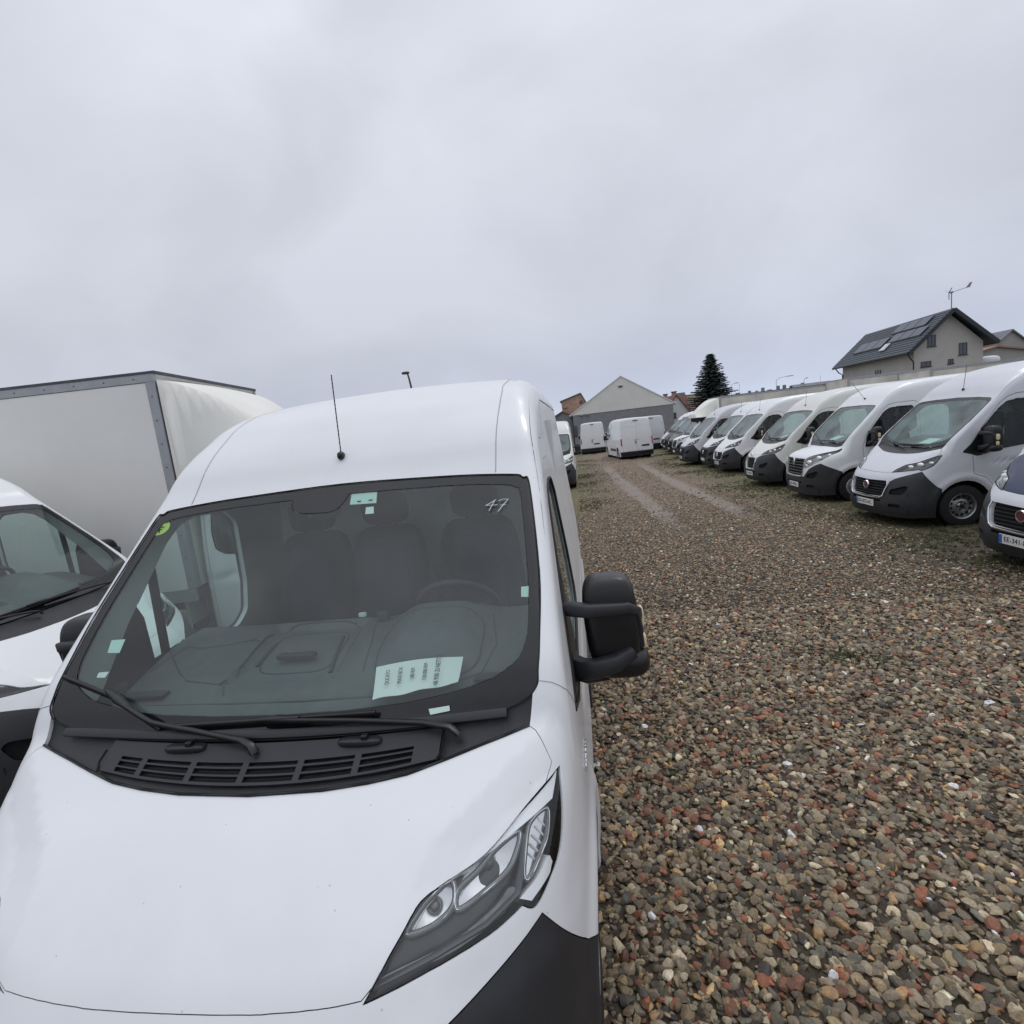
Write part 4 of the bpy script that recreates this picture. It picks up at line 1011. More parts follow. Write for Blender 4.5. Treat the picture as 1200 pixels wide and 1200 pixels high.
def ground_material():
    mm, t, b = nodes('yard_ground')
    geo = t.nodes.new('ShaderNodeNewGeometry'); sp = t.nodes.new('ShaderNodeSeparateXYZ'); t.links.new(geo.outputs['Position'], sp.inputs[0])
    P = geo.outputs['Position']
    def noise(sc, det=6, dist=0., rough=.55):
        n = t.nodes.new('ShaderNodeTexNoise'); n.inputs['Scale'].default_value = sc; n.inputs['Detail'].default_value = det; n.inputs['Roughness'].default_value = rough; n.inputs['Distortion'].default_value = dist
        t.links.new(P, n.inputs[0]); return n.outputs[0]
    def mr(v, a, b_, c=0., d=1.):
        q = t.nodes.new('ShaderNodeMapRange'); q.inputs[1].default_value = a; q.inputs[2].default_value = b_; q.inputs[3].default_value = c; q.inputs[4].default_value = d; t.links.new(v, q.inputs[0]); return q.outputs[0]
    def ma(op, a, b_):
        q = t.nodes.new('ShaderNodeMath'); q.operation = op; q.use_clamp = False
        for i, v in enumerate((a, b_)):
            if isinstance(v, (int, float)): q.inputs[i].default_value = v
            else: t.links.new(v, q.inputs[i])
        return q.outputs[0]
    def mix(f, a, b_):
        q = t.nodes.new('ShaderNodeMixRGB')
        if isinstance(f, (int, float)): q.inputs[0].default_value = f
        else: t.links.new(f, q.inputs[0])
        for i, v in ((1, a), (2, b_)):
            if isinstance(v, tuple): q.inputs[i].default_value = (*v, 1)
            else: t.links.new(v, q.inputs[i])
        return q.outputs[0]
    # pebble cells: each cell gets its own colour
    vo = t.nodes.new('ShaderNodeTexVoronoi'); vo.inputs['Scale'].default_value = 34; t.links.new(P, vo.inputs[0])
    sc = t.nodes.new('ShaderNodeSeparateColor'); t.links.new(vo.outputs['Color'], sc.inputs[0])
    cr = t.nodes.new('ShaderNodeValToRGB'); cr.color_ramp.interpolation = 'CONSTANT'; e = cr.color_ramp.elements
    e[0].position = 0; e[0].color = (.065, .052, .038, 1); e[1].position = .25; e[1].color = (.14, .112, .078, 1)
    for p, c in ((.5, (.20, .165, .12, 1)), (.72, (.27, .235, .18, 1)), (.86, (.20, .085, .05, 1)), (.93, (.40, .36, .29, 1)), (.985, (.62, .60, .56, 1))): q = e.new(p); q.color = c
    t.links.new(sc.outputs[0], cr.inputs[0])
    soil = mix(mr(noise(1.3, 8), .35, .65), (.105, .075, .048), (.19, .145, .098))
    base = mix(mr(noise(9, 6), .38, .6, .35, .95), soil, cr.outputs[0])
    # moss and thin grass: strongest along the parked rows, patchy in the aisle
    sx = sp.outputs[0]; sy = sp.outputs[1]
    row = mr(sx, 4.0, 6.2); left = mr(sx, 2.1, 1.0); far = mr(sy, 5.5, 12.)
    side = ma('MAXIMUM', ma('MULTIPLY', row, mr(sy, 4., 8.)), ma('MULTIPLY', left, mr(sy, 8., 13.)))
    zone = ma('ADD', ma('MULTIPLY', side, .62), ma('MULTIPLY', far, .10))
    mossn = noise(1.6, 9, .4, .62); mossf = ma('MULTIPLY', mr(ma('ADD', mossn, ma('MULTIPLY', zone, .36)), .54, .66), ma('MULTIPLY', mr(noise(22, 5), .38, .62, .25, 1.), ma('MINIMUM', ma('ADD', zone, .15), 1.)))
    mosscol = mix(mr(noise(7, 6), .35, .65), (.070, .078, .022), (.165, .150, .052))
    col = mix(mossf, base, mosscol)
    # compacted reddish-brown aisle
    ais = ma('MULTIPLY', ma('MULTIPLY', mr(sx, 1.7, 2.4), mr(sx, 5.6, 4.9)), mr(sy, 9., 17.))
    col = mix(ma('MULTIPLY', ais, mr(noise(3.2, 6), .35, .6, .35, .9)), col, mix(mr(noise(18, 5), .35, .65), (.17, .118, .082), (.27, .205, .15)))
    # wet, washed-out ruts
    at = t.nodes.new('ShaderNodeAttribute'); at.attribute_name = 'rut'
    rutf = mr(ma('ADD', at.outputs['Fac'], ma('MULTIPLY', ma('SUBTRACT', noise(3.5, 8, .3, .65), .5), 1.5)), .38, .95)
    col = mix(ma('MULTIPLY', rutf, mr(noise(.9, 5, .4), .34, .58, .25, .72)), col, (.185, .142, .110))
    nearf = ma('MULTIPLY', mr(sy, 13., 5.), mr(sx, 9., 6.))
    col = mix(ma('MULTIPLY', nearf, .88), col, (.042, .031, .021))  # wet soil near the camera, darkened to paint crevice shade between stones
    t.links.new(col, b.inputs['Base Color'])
    rg = mix(rutf, (.82,)*3, (.46,)*3); t.links.new(rg, b.inputs['Roughness'])
    b.inputs['Specular IOR Level'].default_value = .35
    bp = t.nodes.new('ShaderNodeBump'); bp.inputs['Strength'].default_value = .9; bp.inputs['Distance'].default_value = .018
    hh = ma('ADD', ma('MULTIPLY', vo.outputs['Distance'], -1.0), ma('MULTIPLY', noise(60, 3), .5))
    t.links.new(ma('MULTIPLY', hh, mr(rutf, 0, 1, 1., .15)), bp.inputs['Height']); t.links.new(bp.outputs[0], b.inputs['Normal'])
    return mm
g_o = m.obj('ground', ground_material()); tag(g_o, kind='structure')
me = g_o.data; me.shade_smooth()
co = np.empty(len(me.vertices)*3); me.vertices.foreach_get('co', co); co = co.reshape(-1, 3)
fac = me.attributes.new('rut', 'FLOAT', 'POINT')
x, y = co[:, 0], co[:, 1]
rv = track(x, y)*sstep(8.8, 10.6, y+ (x > 3.6)*-.6)*sstep(34, 24, y)
rv = np.maximum(rv, .8*np.exp(-((x-(2.5-.02*(y-24)))/1.1)**2)*sstep(28, 36, y)*sstep(50, 38, y)*.5)
fac.data.foreach_set('value', np.clip(rv, 0, 1))

# gravel: real stones, one geometry-nodes object, a handful of shapes
def stone_shape(k):
    bm = bmesh.new(); bmesh.ops.create_icosphere(bm, subdivisions=2, radius=1)
    rr = np.random.default_rng(40+k); ax = np.array([1, .62+.3*rr.random(), .40+.28*rr.random()])
    pl = [(rr.normal(size=3), .50+.30*rr.random()) for _ in range(11)]
    for v in bm.verts:
        p = np.array(v.co)
        for n, d in pl:
            n = n/np.linalg.norm(n); q = p@n
            if q > d: p = p-n*(q-d)*.95
        p = p*(1+.05*rr.normal())
        v.co = Vector(p*ax)
    me = bpy.data.meshes.new('stone_shape'); bm.to_mesh(me); bm.free(); me.shade_smooth(); me.set_sharp_from_angle(angle=R(28))
    return me
def stone_material():
    mm, t, b = nodes('gravel_stone')
    a = t.nodes.new('ShaderNodeAttribute'); a.attribute_type = 'INSTANCER'; a.attribute_name = 'tone'
    c = t.nodes.new('ShaderNodeTexCoord'); n = t.nodes.new('ShaderNodeTexNoise'); n.inputs['Scale'].default_value = 2.6; n.inputs['Detail'].default_value = 7; n.inputs['Roughness'].default_value = .65
    ad_ = t.nodes.new('ShaderNodeVectorMath'); ad_.operation = 'ADD'
    t.links.new(c.outputs['Object'], ad_.inputs[0]); sc = t.nodes.new('ShaderNodeVectorMath'); sc.operation = 'SCALE'; sc.inputs[3].default_value = 37
    t.links.new(a.outputs['Color'], sc.inputs[0]); t.links.new(sc.outputs[0], ad_.inputs[1]); t.links.new(ad_.outputs[0], n.inputs[0])
    q = t.nodes.new('ShaderNodeMapRange'); q.inputs[1].default_value = .3; q.inputs[2].default_value = .7; q.inputs[3].default_value = .62; q.inputs[4].default_value = 1.30; t.links.new(n.outputs[0], q.inputs[0])
    mx = t.nodes.new('ShaderNodeMixRGB'); mx.blend_type = 'MULTIPLY'; mx.inputs[0].default_value = 1; t.links.new(a.outputs['Color'], mx.inputs[1]); t.links.new(q.outputs[0], mx.inputs[2])
    t.links.new(mx.outputs[0], b.inputs['Base Color'])
    b.inputs['Roughness'].default_value = .48; b.inputs['Specular IOR Level'].default_value = .5
    n2 = t.nodes.new('ShaderNodeTexNoise'); n2.inputs['Scale'].default_value = 9; n2.inputs['Detail'].default_value = 4; t.links.new(ad_.outputs[0], n2.inputs[0])
    bp = t.nodes.new('ShaderNodeBump'); bp.inputs['Strength'].default_value = .35; bp.inputs['Distance'].default_value = .1; t.links.new(n2.outputs[0], bp.inputs['Height']); t.links.new(bp.outputs[0], b.inputs['Normal'])
    return mm
def stones(name, X, Y, size, col, label, lift=.25):
    n = len(X); Z = gh(X, Y)+size*lift*(rng.random(n)*2.4-.3)
    me = bpy.data.meshes.new(name); me.from_pydata(np.stack([X, Y, Z], -1).tolist(), [], [])
    def at(nm, ty, arr):
        a = me.attributes.new(nm, ty, 'POINT'); a.data.foreach_set({'FLOAT': 'value', 'INT': 'value', 'FLOAT_VECTOR': 'vector', 'FLOAT_COLOR': 'color'}[ty], np.ascontiguousarray(arr).ravel())
    at('size', 'FLOAT', size.astype(np.float32)); at('kind_no', 'INT', rng.integers(0, 8, n).astype(np.int32))
    at('turn', 'FLOAT_VECTOR', np.stack([rng.normal(0, .38, n), rng.normal(0, .38, n), rng.random(n)*6.28], -1).astype(np.float32))
    at('tone', 'FLOAT_COLOR', np.concatenate([col, np.ones((n, 1))], 1).astype(np.float32))
    o = link(name, me); o['kind'] = 'stuff'; o['label'] = label
    ng = bpy.data.node_groups.new(name, 'GeometryNodeTree')
    ng.interface.new_socket('Geometry', in_out='INPUT', socket_type='NodeSocketGeometry'); ng.interface.new_socket('Geometry', in_out='OUTPUT', socket_type='NodeSocketGeometry')
    L_ = ng.links.new; nn = ng.nodes.new
    gi, go = nn('NodeGroupInput'), nn('NodeGroupOutput'); iop = nn('GeometryNodeInstanceOnPoints')
    join = nn('GeometryNodeJoinGeometry')
    for sh in SHP:
        oi = nn('GeometryNodeObjectInfo'); oi.inputs[0].default_value = sh; oi.inputs['As Instance'].default_value = True
        L_(oi.outputs['Geometry'], join.inputs[0])
    def na(nm, ty):
        q = nn('GeometryNodeInputNamedAttribute'); q.data_type = ty; q.inputs[0].default_value = nm; return q.outputs[0]
    L_(gi.outputs[0], iop.inputs['Points']); L_(join.outputs[0], iop.inputs['Instance']); iop.inputs['Pick Instance'].default_value = True
    L_(na('kind_no', 'INT'), iop.inputs['Instance Index']); L_(na('turn', 'FLOAT_VECTOR'), iop.inputs['Rotation']); L_(na('size', 'FLOAT'), iop.inputs['Scale']); L_(iop.outputs[0], go.inputs[0])
    md = o.modifiers.new('stones', 'NODES'); md.node_group = ng
    return o
SM = stone_material()
SHP = []
for k in range(8):
    sm = stone_shape(k); sm.materials.append(SM); SHP.append(bpy.data.objects.new('stone_shape', sm))
PAL = np.array([(.105,.098,.085),(.15,.142,.125),(.20,.19,.165),(.075,.070,.062),(.125,.108,.082),(.17,.145,.105),(.10,.105,.10),(.24,.225,.19),(.150,.072,.050),(.195,.085,.055),(.115,.062,.048),(.34,.27,.16),(.42,.40,.35),(.82,.82,.80),(.040,.040,.042),(.28,.20,.12)])
PW = np.array([12,13,12,10,13,12,5,7.5,6.2,3.8,4.6,2.0,2.6,.7,7,2.4]); PW = PW/PW.sum()
def scatter(x0, x1, y0, y1, dens_, smin, smax, keep=None):
    n = int((x1-x0)*(y1-y0)*dens_); X = x0+(x1-x0)*rng.random(n); Y = y0+(y1-y0)*rng.random(n)
    if keep is not None: k = rng.random(n) < keep(X, Y); X, Y = X[k], Y[k]
    n = len(X); sz = smin+(smax-smin)*rng.random(n)**2.2
    col = PAL[rng.choice(len(PAL), n, p=PW)]*np.array([1.70, 1.47, 1.13])*(1+.22*rng.normal(size=(n, 1))).clip(.5, 1.5)
    # brick rubble comes in drifts
    return X, Y, sz, np.clip(col, .01, .85)
edge = lambda X, Y: 1-sstep(4.6, 6.6, X+.9*(fbm(X, Y, .6, 3, 31)-.5)*2)*sstep(3., 7.5, Y)
fade = lambda X, Y: (1-.93*sstep(7.5, 15.5, Y+3.5*(fbm(X, Y, .45, 3, 21)-.5)))*edge(X, Y)*(1-.85*np.clip(1.2*track(X, Y)*sstep(9., 13, Y), 0, 1))
patch = lambda X, Y: 1-.75*np.maximum(np.exp(-(np.hypot(X-3.22, Y-3.86)/.15)**4), np.exp(-(np.hypot(X-3.45, Y-3.72)/.10)**4))
A = scatter(.85, 7.5, -1.6, 5.2, 2050, .0130, .036, lambda X, Y: fade(X, Y)*patch(X, Y)*(X < 3.0+1.15*(Y+1.8)))
B = scatter(.85, 10., 5.2, 16, 1300, .0110, .028, lambda X, Y: fade(X, Y)*(X < 3.0+1.15*(Y+1.8)))
C_ = scatter(1.0, 9.5, 11, 34, 130, .010, .025, lambda X, Y: ((1-.7*sstep(15, 34, Y))*edge(X, Y)*.9+.2)*(1-.97*np.clip(1.4*track(X, Y), 0, 1)))
D_ = scatter(1., 6.5, -.2, 6., 28, .028, .042, None)
X, Y, sz, cl = [np.concatenate([a[i] for a in (A, B, C_, D_)]) for i in range(4)]
stones('gravel', X, Y, sz, cl, 'loose wet gravel of grey pebbles and red brick chips')
# grass and moss tufts
def blades(name, pts, hgt, label, nb=14):
    P = []; F = []
    for (x, y) in pts:
        z = float(gh(x, y)); 
        for k in range(nb):
            a = random.random()*6.28; r = random.random()*.035; h = hgt*(.4+.8*random.random()); ln = h*(.3+.9*random.random()); w = .0028
            bx_, by_ = x+r*math.cos(a*3), y+r*math.sin(a*3); ca, sa = math.cos(a), math.sin(a); n = len(P)
            P += [(bx_-sa*w, by_+ca*w, z), (bx_+sa*w, by_-ca*w, z), (bx_+ca*ln*.45+sa*w*.7, by_+sa*ln*.45-ca*w*.7, z+h*.7), (bx_+ca*ln*.45-sa*w*.7, by_+sa*ln*.45+ca*w*.7, z+h*.7), (bx_+ca*ln, by_+sa*ln, z+h*.95)]
            F += [(n, n+1, n+2, n+3), (n+3, n+2, n+4)]
    me = bpy.data.meshes.new(name); me.from_pydata(P, [], F); o = link(name, me, None, mat('grass_blade', (.075, .085, .028), .7, noise=.5, nscale=3)); o['kind'] = 'stuff'; o['label'] = label
pts = []
for cx, cy, r, n in ((3.22, 3.86, .13, 55), (3.45, 3.72, .09, 30), (3.35, 4.6, .10, 18), (2.2, 3.2, .07, 8), (1.5, 2.2, .08, 10), (1.75, 3.4, .07, 8)):
    pts += [(cx+random.gauss(0, r), cy+random.gauss(0, r)) for _ in range(n)]
while len(pts) < 8500:
    x, y = random.uniform(1., 8.5), random.uniform(4.5, 36)
    side = max(float(sstep(4.2, 6.2, x)), .8*float(sstep(2.4, 1.4, x)) if y > 9 else 0, .06)
    if random.random() < side*float(np.clip((fbm(np.array(x), np.array(y), .8, 4, 77)-.42)*5, 0, 1)): pts.append((x, y))
blades('grass', pts, .035, 'short mossy grass growing through the gravel')

# ------------------------------------------------------------------ vans
van_def('near', 'ducato', hi=True, cell=.024, L=5.0)
van_def('high', 'ducato', front='band', cell=.05)
van_def('darkf', 'ducato', front='dark', cell=.055)
van_def('boxer', 'ducato', front='boxer', cell=.055)
van_def('master', 'master', cell=.05)
van_def('low', 'ducato', front='dark', rise=-.34, cell=.07)
van_def('cabd', 'ducato', front='dark', rise=-.36, L=2.25, cell=.07, cab=True)
van_def('cabm', 'master', rise=-.10, L=2.25, cell=.06, cab=True)
G_ROW = 'vans parked nose-out along the right of the yard'
NB = Body('ducato', 5.0, 0)
near = put_van('near', 'cargo_van', (0, 0, 0), 0, 'white high-roof cargo van filling the foreground, price sheet behind its windscreen', paintm='white')
def rowvan(key, x, y, th, label, **k):
    return put_van(key, k.pop('name', 'cargo_van'), (x, y, gz(x+1, y)-.015), R(th), label, k.pop('group', G_ROW), **k)
A_ = rowvan('high', 6.05, 5.88, -88, 'van with dark blue bonnet at the right picture edge, nearest of the row', paintm='silver', hood='blue', plate='EE-341-DZ')
rowvan('high', 6.15, 9.42, -88, 'silver-white van second in the right row, beside the blue bonnet', paintm='silver', plate='DD-872-AC', sglass='glassd')
rowvan('master', 6.12, 12.55, -90, 'white van with slatted grille and diamond badge, almond headlights', paintm='white', plate='DA-198-BL', sglass='glassd')
rowvan('boxer', 6.06, 15.68, -88, 'cream-white van with small chrome-framed grille and slanted headlights', paintm='white2', plate='CY-310-QB', sglass='glassd')
rowvan('high', 6.25, 20.2, -88, 'white van with chrome-edged grille behind the cream-white van', paintm='white', plate='DK-561-EA', sglass='glassd')
rowvan('darkf', 6.26, 22.5, -88, 'white van whose whole grille and nose band are dark plastic, left of the chrome-edged one', paintm='white', sglass='glassd')
rowvan('darkf', 5.80, 24.9, -87, 'white van with dark nose, standing next to the cab of the box truck', paintm='white3', plate='DF-220-GT', sglass='glassd')
rowvan('low', 6.7, 33.6, -86, 'dark grey van beside the box truck cab at the far end of the row', paintm='grey')
rowvan('low', 6.9, 36.6, -86, 'dark grey van second from the truck, with pale windscreen', paintm='grey', group=G_ROW)
rowvan('high', 7.2, 39.6, -86, 'white van farthest along the row, beyond the two dark grey ones', paintm='white', group=G_ROW)
def sheet_in(vx, vy, th, label, lx=.25):
    c, s_ = math.cos(R(th)), math.sin(R(th)); z0 = gz(vx+1, vy)-.015
    o = [vx+c*lx-s_*.93, vy+s_*lx+c*.93, z0+1.365]
    mb = MB(); mb.prism([(-.15, -.10, -.02), (.15, -.10, -.02), (.15, .10, .045), (-.15, .10, .045)], (0, 0, .002)); ob = mb.obj('price_sheet', 'paper', None, loc=o); ob.rotation_euler = (0, 0, R(th)); tag(ob, label, 'paper sheet', 'price sheets in the parked vans')
sheet_in(6.15, 9.42, -88, 'white price sheet behind the windscreen of the silver-white van')
sheet_in(6.12, 12.55, -90, 'white price sheet behind the windscreen of the diamond-badge van', .1)
sheet_in(6.06, 15.68, -88, 'white price sheet behind the windscreen of the cream-white van', .3)
# left neighbour, the van behind, the vans at the end
put_van('near', 'cargo_van', (-2.13, 2.45, .04), R(91), 'white van at the left picture edge, its bonnet pointing at the foreground van', None, paintm='white', skip=('rear_door',))
put_van('high', 'cargo_van', (-.08, 18.7, gz(0, 18)-.02), R(0), 'cream-white van half hidden behind the foreground van roof', None, paintm='white2', sglass='glassd')

def rearvan(key, cx, cy, head, L, label, **k):
    """stand a van so that its tail centre is at (cx, cy) and its nose points along head"""
    hx, hy = math.sin(head), math.cos(head)
    th = math.atan2(hx, -hy)   # local -y is the nose
    x, y = cx+hx*L, cy+hy*L
    put_van(key, 'cargo_van', (x, y, gz(cx, cy)-.02), th, label, None, **k)
rearvan('master', 4.68, 32.6, R(-7), 5.41, 'white van seen from behind, tail doors towards the aisle, right of the other', paintm='white')
rearvan('high', 2.36, 43.6, R(2), 5.41, 'white van seen from behind against the grey hall wall', paintm='white')
rearvan('high', 6.75, 41.0, R(1), 5.41, 'white van mostly hidden between the tail-door van and the parked row', paintm='white3')
# ------------------------------------------------------------------ things only the foreground van shows
def on_ws(pts, off): return surf(NB, pts, off)
def quad(name, P, m, off, sub=None, th=.0008):
    Q = on_ws(P, off); mb = MB(); n = np.cross(Q[1]-Q[0], Q[-1]-Q[0]); n /= np.linalg.norm(n); mb.prism([tuple(q) for q in Q], tuple(n*th)); return mb.obj(name, m, sub or near)
q = quad('inspection_sticker', [(0.056,1.503,2.014),(0.18,1.497,2.01),(0.188,1.449,1.966),(0.061,1.455,1.969)], 'stick', -.009); q['label'] = 'pale green sticker below the top windscreen edge'
quad('clear_sticker', [(0.143,1.435,1.953),(0.179,1.435,1.953),(0.187,1.405,1.926),(0.147,1.406,1.926)], 'stickw', -.009)
quad('paper_label', [(-0.793,0.981,1.578),(-0.736,0.985,1.577),(-0.732,0.943,1.538),(-0.783,0.942,1.542)], 'stick', -.009)
quad('paper_label', [(-0.776,0.884,1.488),(-0.736,0.887,1.488),(-0.741,0.87,1.472),(-0.776,0.869,1.475)], 'stickw', -.009)
quad('vin_label', [(0.538,0.766,1.338),(0.608,0.768,1.346),(0.611,0.76,1.332),(0.545,0.755,1.323)], 'stick', .002)
quad('toll_tag', [(0.847,1.052,1.648),(0.882,1.05,1.649),(0.881,1.016,1.619),(0.847,1.021,1.62)], 'stick', -.009)
c = np.array([-.842, 1.397, 1.956]); P = on_ws([c], 0)[0]; g = NB.grad(P[None])[0]; g /= np.linalg.norm(g)
u = np.cross(g, (0, 0, 1)); u /= np.linalg.norm(u); w = np.cross(g, u)
rd = quad('round_sticker', [P+(u*math.cos(t)+w*math.sin(t))*.043 for t in np.linspace(0, 2*math.pi, 20)[:-1]], 'stickg', -.009); rd['label'] = 'round yellow-green emissions sticker'
for k_ in range(2):
    mb = MB(); cc = P-g*.006+w*(-.002+.012*k_); mb.tube([cc-u*(.018-.006*k_), cc+u*(.018-.006*k_)], .002, 6); mb.obj('sticker_print', 'ink', near)
mb = MB(); cc = P-g*.006+w*.020; mb.tube([cc-w*.008, cc+w*.008-u*.004], .003, 6); mb.obj('sticker_print', 'ink', near)
# prints on the top sticker
for xx in (.095, .15):
    mb = MB(); p = on_ws([(xx, 1.462, 1.98), (xx+.018, 1.462, 1.98)], -.006); mb.tube(p, .0025, 6); mb.obj('sticker_print', 'dash', near)
# the number 47 drawn on the glass
for P in ([(0.742,1.377,1.929),(.715,1.366,1.916),(0.697,1.360,1.911),(.72,1.357,1.911),(0.750,1.354,1.91)], [(0.735,1.372,1.924),(0.713,1.336,1.891)], [(0.752,1.371,1.922),(.77,1.374,1.927),(0.795,1.371,1.926),(.775,1.352,1.908),(0.752,1.326,1.886)], [(0.760,1.352,1.907),(0.785,1.349,1.906)]):
    mb = MB(); mb.tube(on_ws(dens(P, 3), .0025), .0017, 5); mb.obj('handwritten_number', 'chalk', near)
# fender seam, lettering on the wing
for sg in (1, -1):
    mb = MB(); mb.tube(surf(NB, dens([(sg*.905, .797, 1.402), (sg*.945, .797, 1.395), (sg*.982, .812, 1.365), (sg*1.0, .868, 1.315), (sg*1.01, .93, 1.25)], 4), .0002), .0016, 5); mb.obj('wing_seam', 'alu', near)
    # long roof-side seam and drip channel
    mb = MB(); mb.tube(surf(NB, dens([(sg*.735, 1.50, 2.03), (sg*.735, 1.75, 2.26), (sg*.735, 2.1, 2.46), (sg*.735, 2.6, 2.55), (sg*.735, 5.2, 2.56)], 8), -.0005), .003, 5); mb.obj('roof_seam', 'seam', near)
    mb = MB(); mb.tube(surf(NB, dens([(sg*.93, 1.80, 2.16), (sg*.93, 2.1, 2.25), (sg*.93, 2.3, 2.34), (sg*.93, 2.45, 2.38), (sg*.93, 5.2, 2.38)], 6), .0), .005, 6); mb.obj('side_seam', 'seam', near)
me = text_mesh('DUCATO', .040, .002, 'wing_lettering'); o = link('wing_lettering', me, near, 'chrome'); frame(o, (1.0235, 1.00, 1.005), (0, 1, 0), (0, 0, 1))
# cowl louvres, lids, nozzles (the black plastic under the windscreen)
def across_cowl(yv, x0, x1, off, n=24, bow=.05):
    X = np.linspace(x0, x1, n); return surf(NB, [(x, yv+bow*(x*x), 1.2+.9*(yv-.57)) for x in X], off)
pz = sym([(0,.585,1.19),(.40,.610,1.2),(.50,.625,1.21),(.58,.655,1.235),(.585,.70,1.27),(0,.682,1.25)])
Q = surf(NB, pz[:6], .004)
# the raised louvre panel is a grid so that it can follow the curve
mb = MB(); NX, rows = 57, [.587, .594, .608, .613, .627, .632, .642, .664, .690]
G = np.array([[surf(NB, [(x, yy+(.21-1.1*(yy-.588))*x*x, 1.19+.9*(yy-.57))], .002)[0] for x in np.linspace(-.59, .59, NX)] for yy in rows])
fs = []
for j in range(len(rows)-1):
    for i in range(NX-1):
        slot = j in (1, 3, 5) and 2 < i < NX-4 and (i+2) % 9 != 0
        if not slot: fs.append((j*NX+i, j*NX+i+1, (j+1)*NX+i+1, (j+1)*NX+i))
me = bpy.data.meshes.new('louvre_panel'); me.from_pydata(G.reshape(-1, 3).tolist(), [], fs)
bm = bmesh.new(); bm.from_mesh(me); ex = bmesh.ops.solidify(bm, geom=bm.faces[:], thickness=.010); bmesh.ops.recalc_face_normals(bm, faces=bm.faces); bm.to_mesh(me); bm.free()
lp = link('louvre_panel', me, near, 'cowl')
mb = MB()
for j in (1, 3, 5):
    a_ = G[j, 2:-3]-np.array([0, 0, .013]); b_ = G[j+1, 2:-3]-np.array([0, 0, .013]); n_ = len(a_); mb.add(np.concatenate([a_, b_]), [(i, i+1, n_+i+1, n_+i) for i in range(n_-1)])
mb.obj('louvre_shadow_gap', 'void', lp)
for x0 in (-.30, .32):
    p = surf(NB, [(x0, .705, 1.26)], .004)[0]; mb = MB(); mb.sellip(p, (.075, .020, .012), .6, .6, 20, 10); mb.obj('washer_bulge', 'cowl', near)
    mb = MB(); mb.box(p+np.array([.02, -.004, .014]), (.022, .022, .022)); mb.obj('washer_nozzle', 'plastic2', near, bevel=.004)
mb = MB(); mb.tube(across_cowl(.705, -.80, .80, .008, 30, .07), .01, w=.028, h=.014, upv=(0, -.7, .7)); mb.obj('cowl_lip', 'cowl', near, smooth=60)
mb = MB(); mb.tube(surf(NB, dens([(-p[0], p[1]+.004, p[2]) for p in HOOD[7:0:-1]]+[(p[0], p[1]+.004, p[2]) for p in HOOD[0:8]], 4), .0005), .005, 6); mb.obj('bonnet_seal', 'plastic2', near, smooth=60)
for sg in (1, -1):
    mb = MB(); mb.tube(surf(NB, [(sg*.60, .70, 1.27), (sg*.60, .67, 1.24), (sg*.585, .645, 1.22)], .004), .004, 6); mb.obj('cowl_joint', 'void', near)
# the windscreen's rubber edge
mb = MB(); P = [tuple(p) for p in smoothed(sym(WSO), 5)]; P = P+[P[0]]; mb.tube(surf(NB, P, -.001), .0028, 6); mb.obj('windscreen_seal', 'rubber', near, smooth=60)
# rear-view mirror housing behind the glass
mb = MB(); p = on_ws([(-.09, 1.47, 1.99)], -.06)[0]; mb.sellip(p, (.07, .05, .035), .5, .5, 18, 10); mb.obj('sensor_housing', 'dash2', near, smooth=60)
# pale cup / clip lying between the seats
mb = MB(); mb.box((.02, 1.50, 1.432), (.035, .02, .02)); mb.obj('white_clip', 'stickw', near, bevel=.004)

def dash_line(P, r=.0035, m_='dash2', nm='dashboard_groove', k=5):
    P = np.array(dens(P, k)); P[:, 2] = dash_z(P[:, 0], P[:, 1])-.0008; P[:, 1] += .03*P[:, 0]**2; mb = MB(); mb.tube(P, r, 6); mb.obj(nm, m_, near, smooth=60)
def rr_(cx, cy, a, b_, n=28, e=.45):
    return [(cx+a*math.copysign(abs(math.cos(t))**e, math.cos(t)), cy+b_*math.copysign(abs(math.sin(t))**e, math.sin(t)), 0) for t in [2*math.pi*k/n for k in range(n+1)]]
dash_line(rr_(-.16, 1.25, .235, .215)); dash_line(rr_(-.16, 1.27, .17, .14)); dash_line(rr_(.43, 1.20, .215, .165, e=.5), .005)
dash_line([(-.86, 1.30, 0), (-.62, 1.10, 0), (-.40, 1.06, 0), (-.38, 1.0, 0)]); dash_line([(-.70, .955, 0), (-.3, .935, 0), (.0, .93, 0), (.3, .935, 0)], .0045)
dash_line([(.10, 1.46, 0), (.14, 1.30, 0), (.17, 1.10, 0)]); dash_line([(.66, 1.42, 0), (.70, 1.20, 0), (.66, 1.05, 0), (.5, .98, 0)])
dash_line([(-.86, 1.12, 0), (-.80, 1.35, 0), (-.5, 1.42, 0), (-.42, 1.38, 0)])
for a_, b_ in (((.02, 1.12), (-.02, 1.36)), ((-.34, 1.18), (-.33, 1.33))): dash_line([(*a_, 0), (*b_, 0)], .010, nm='tray_rib')
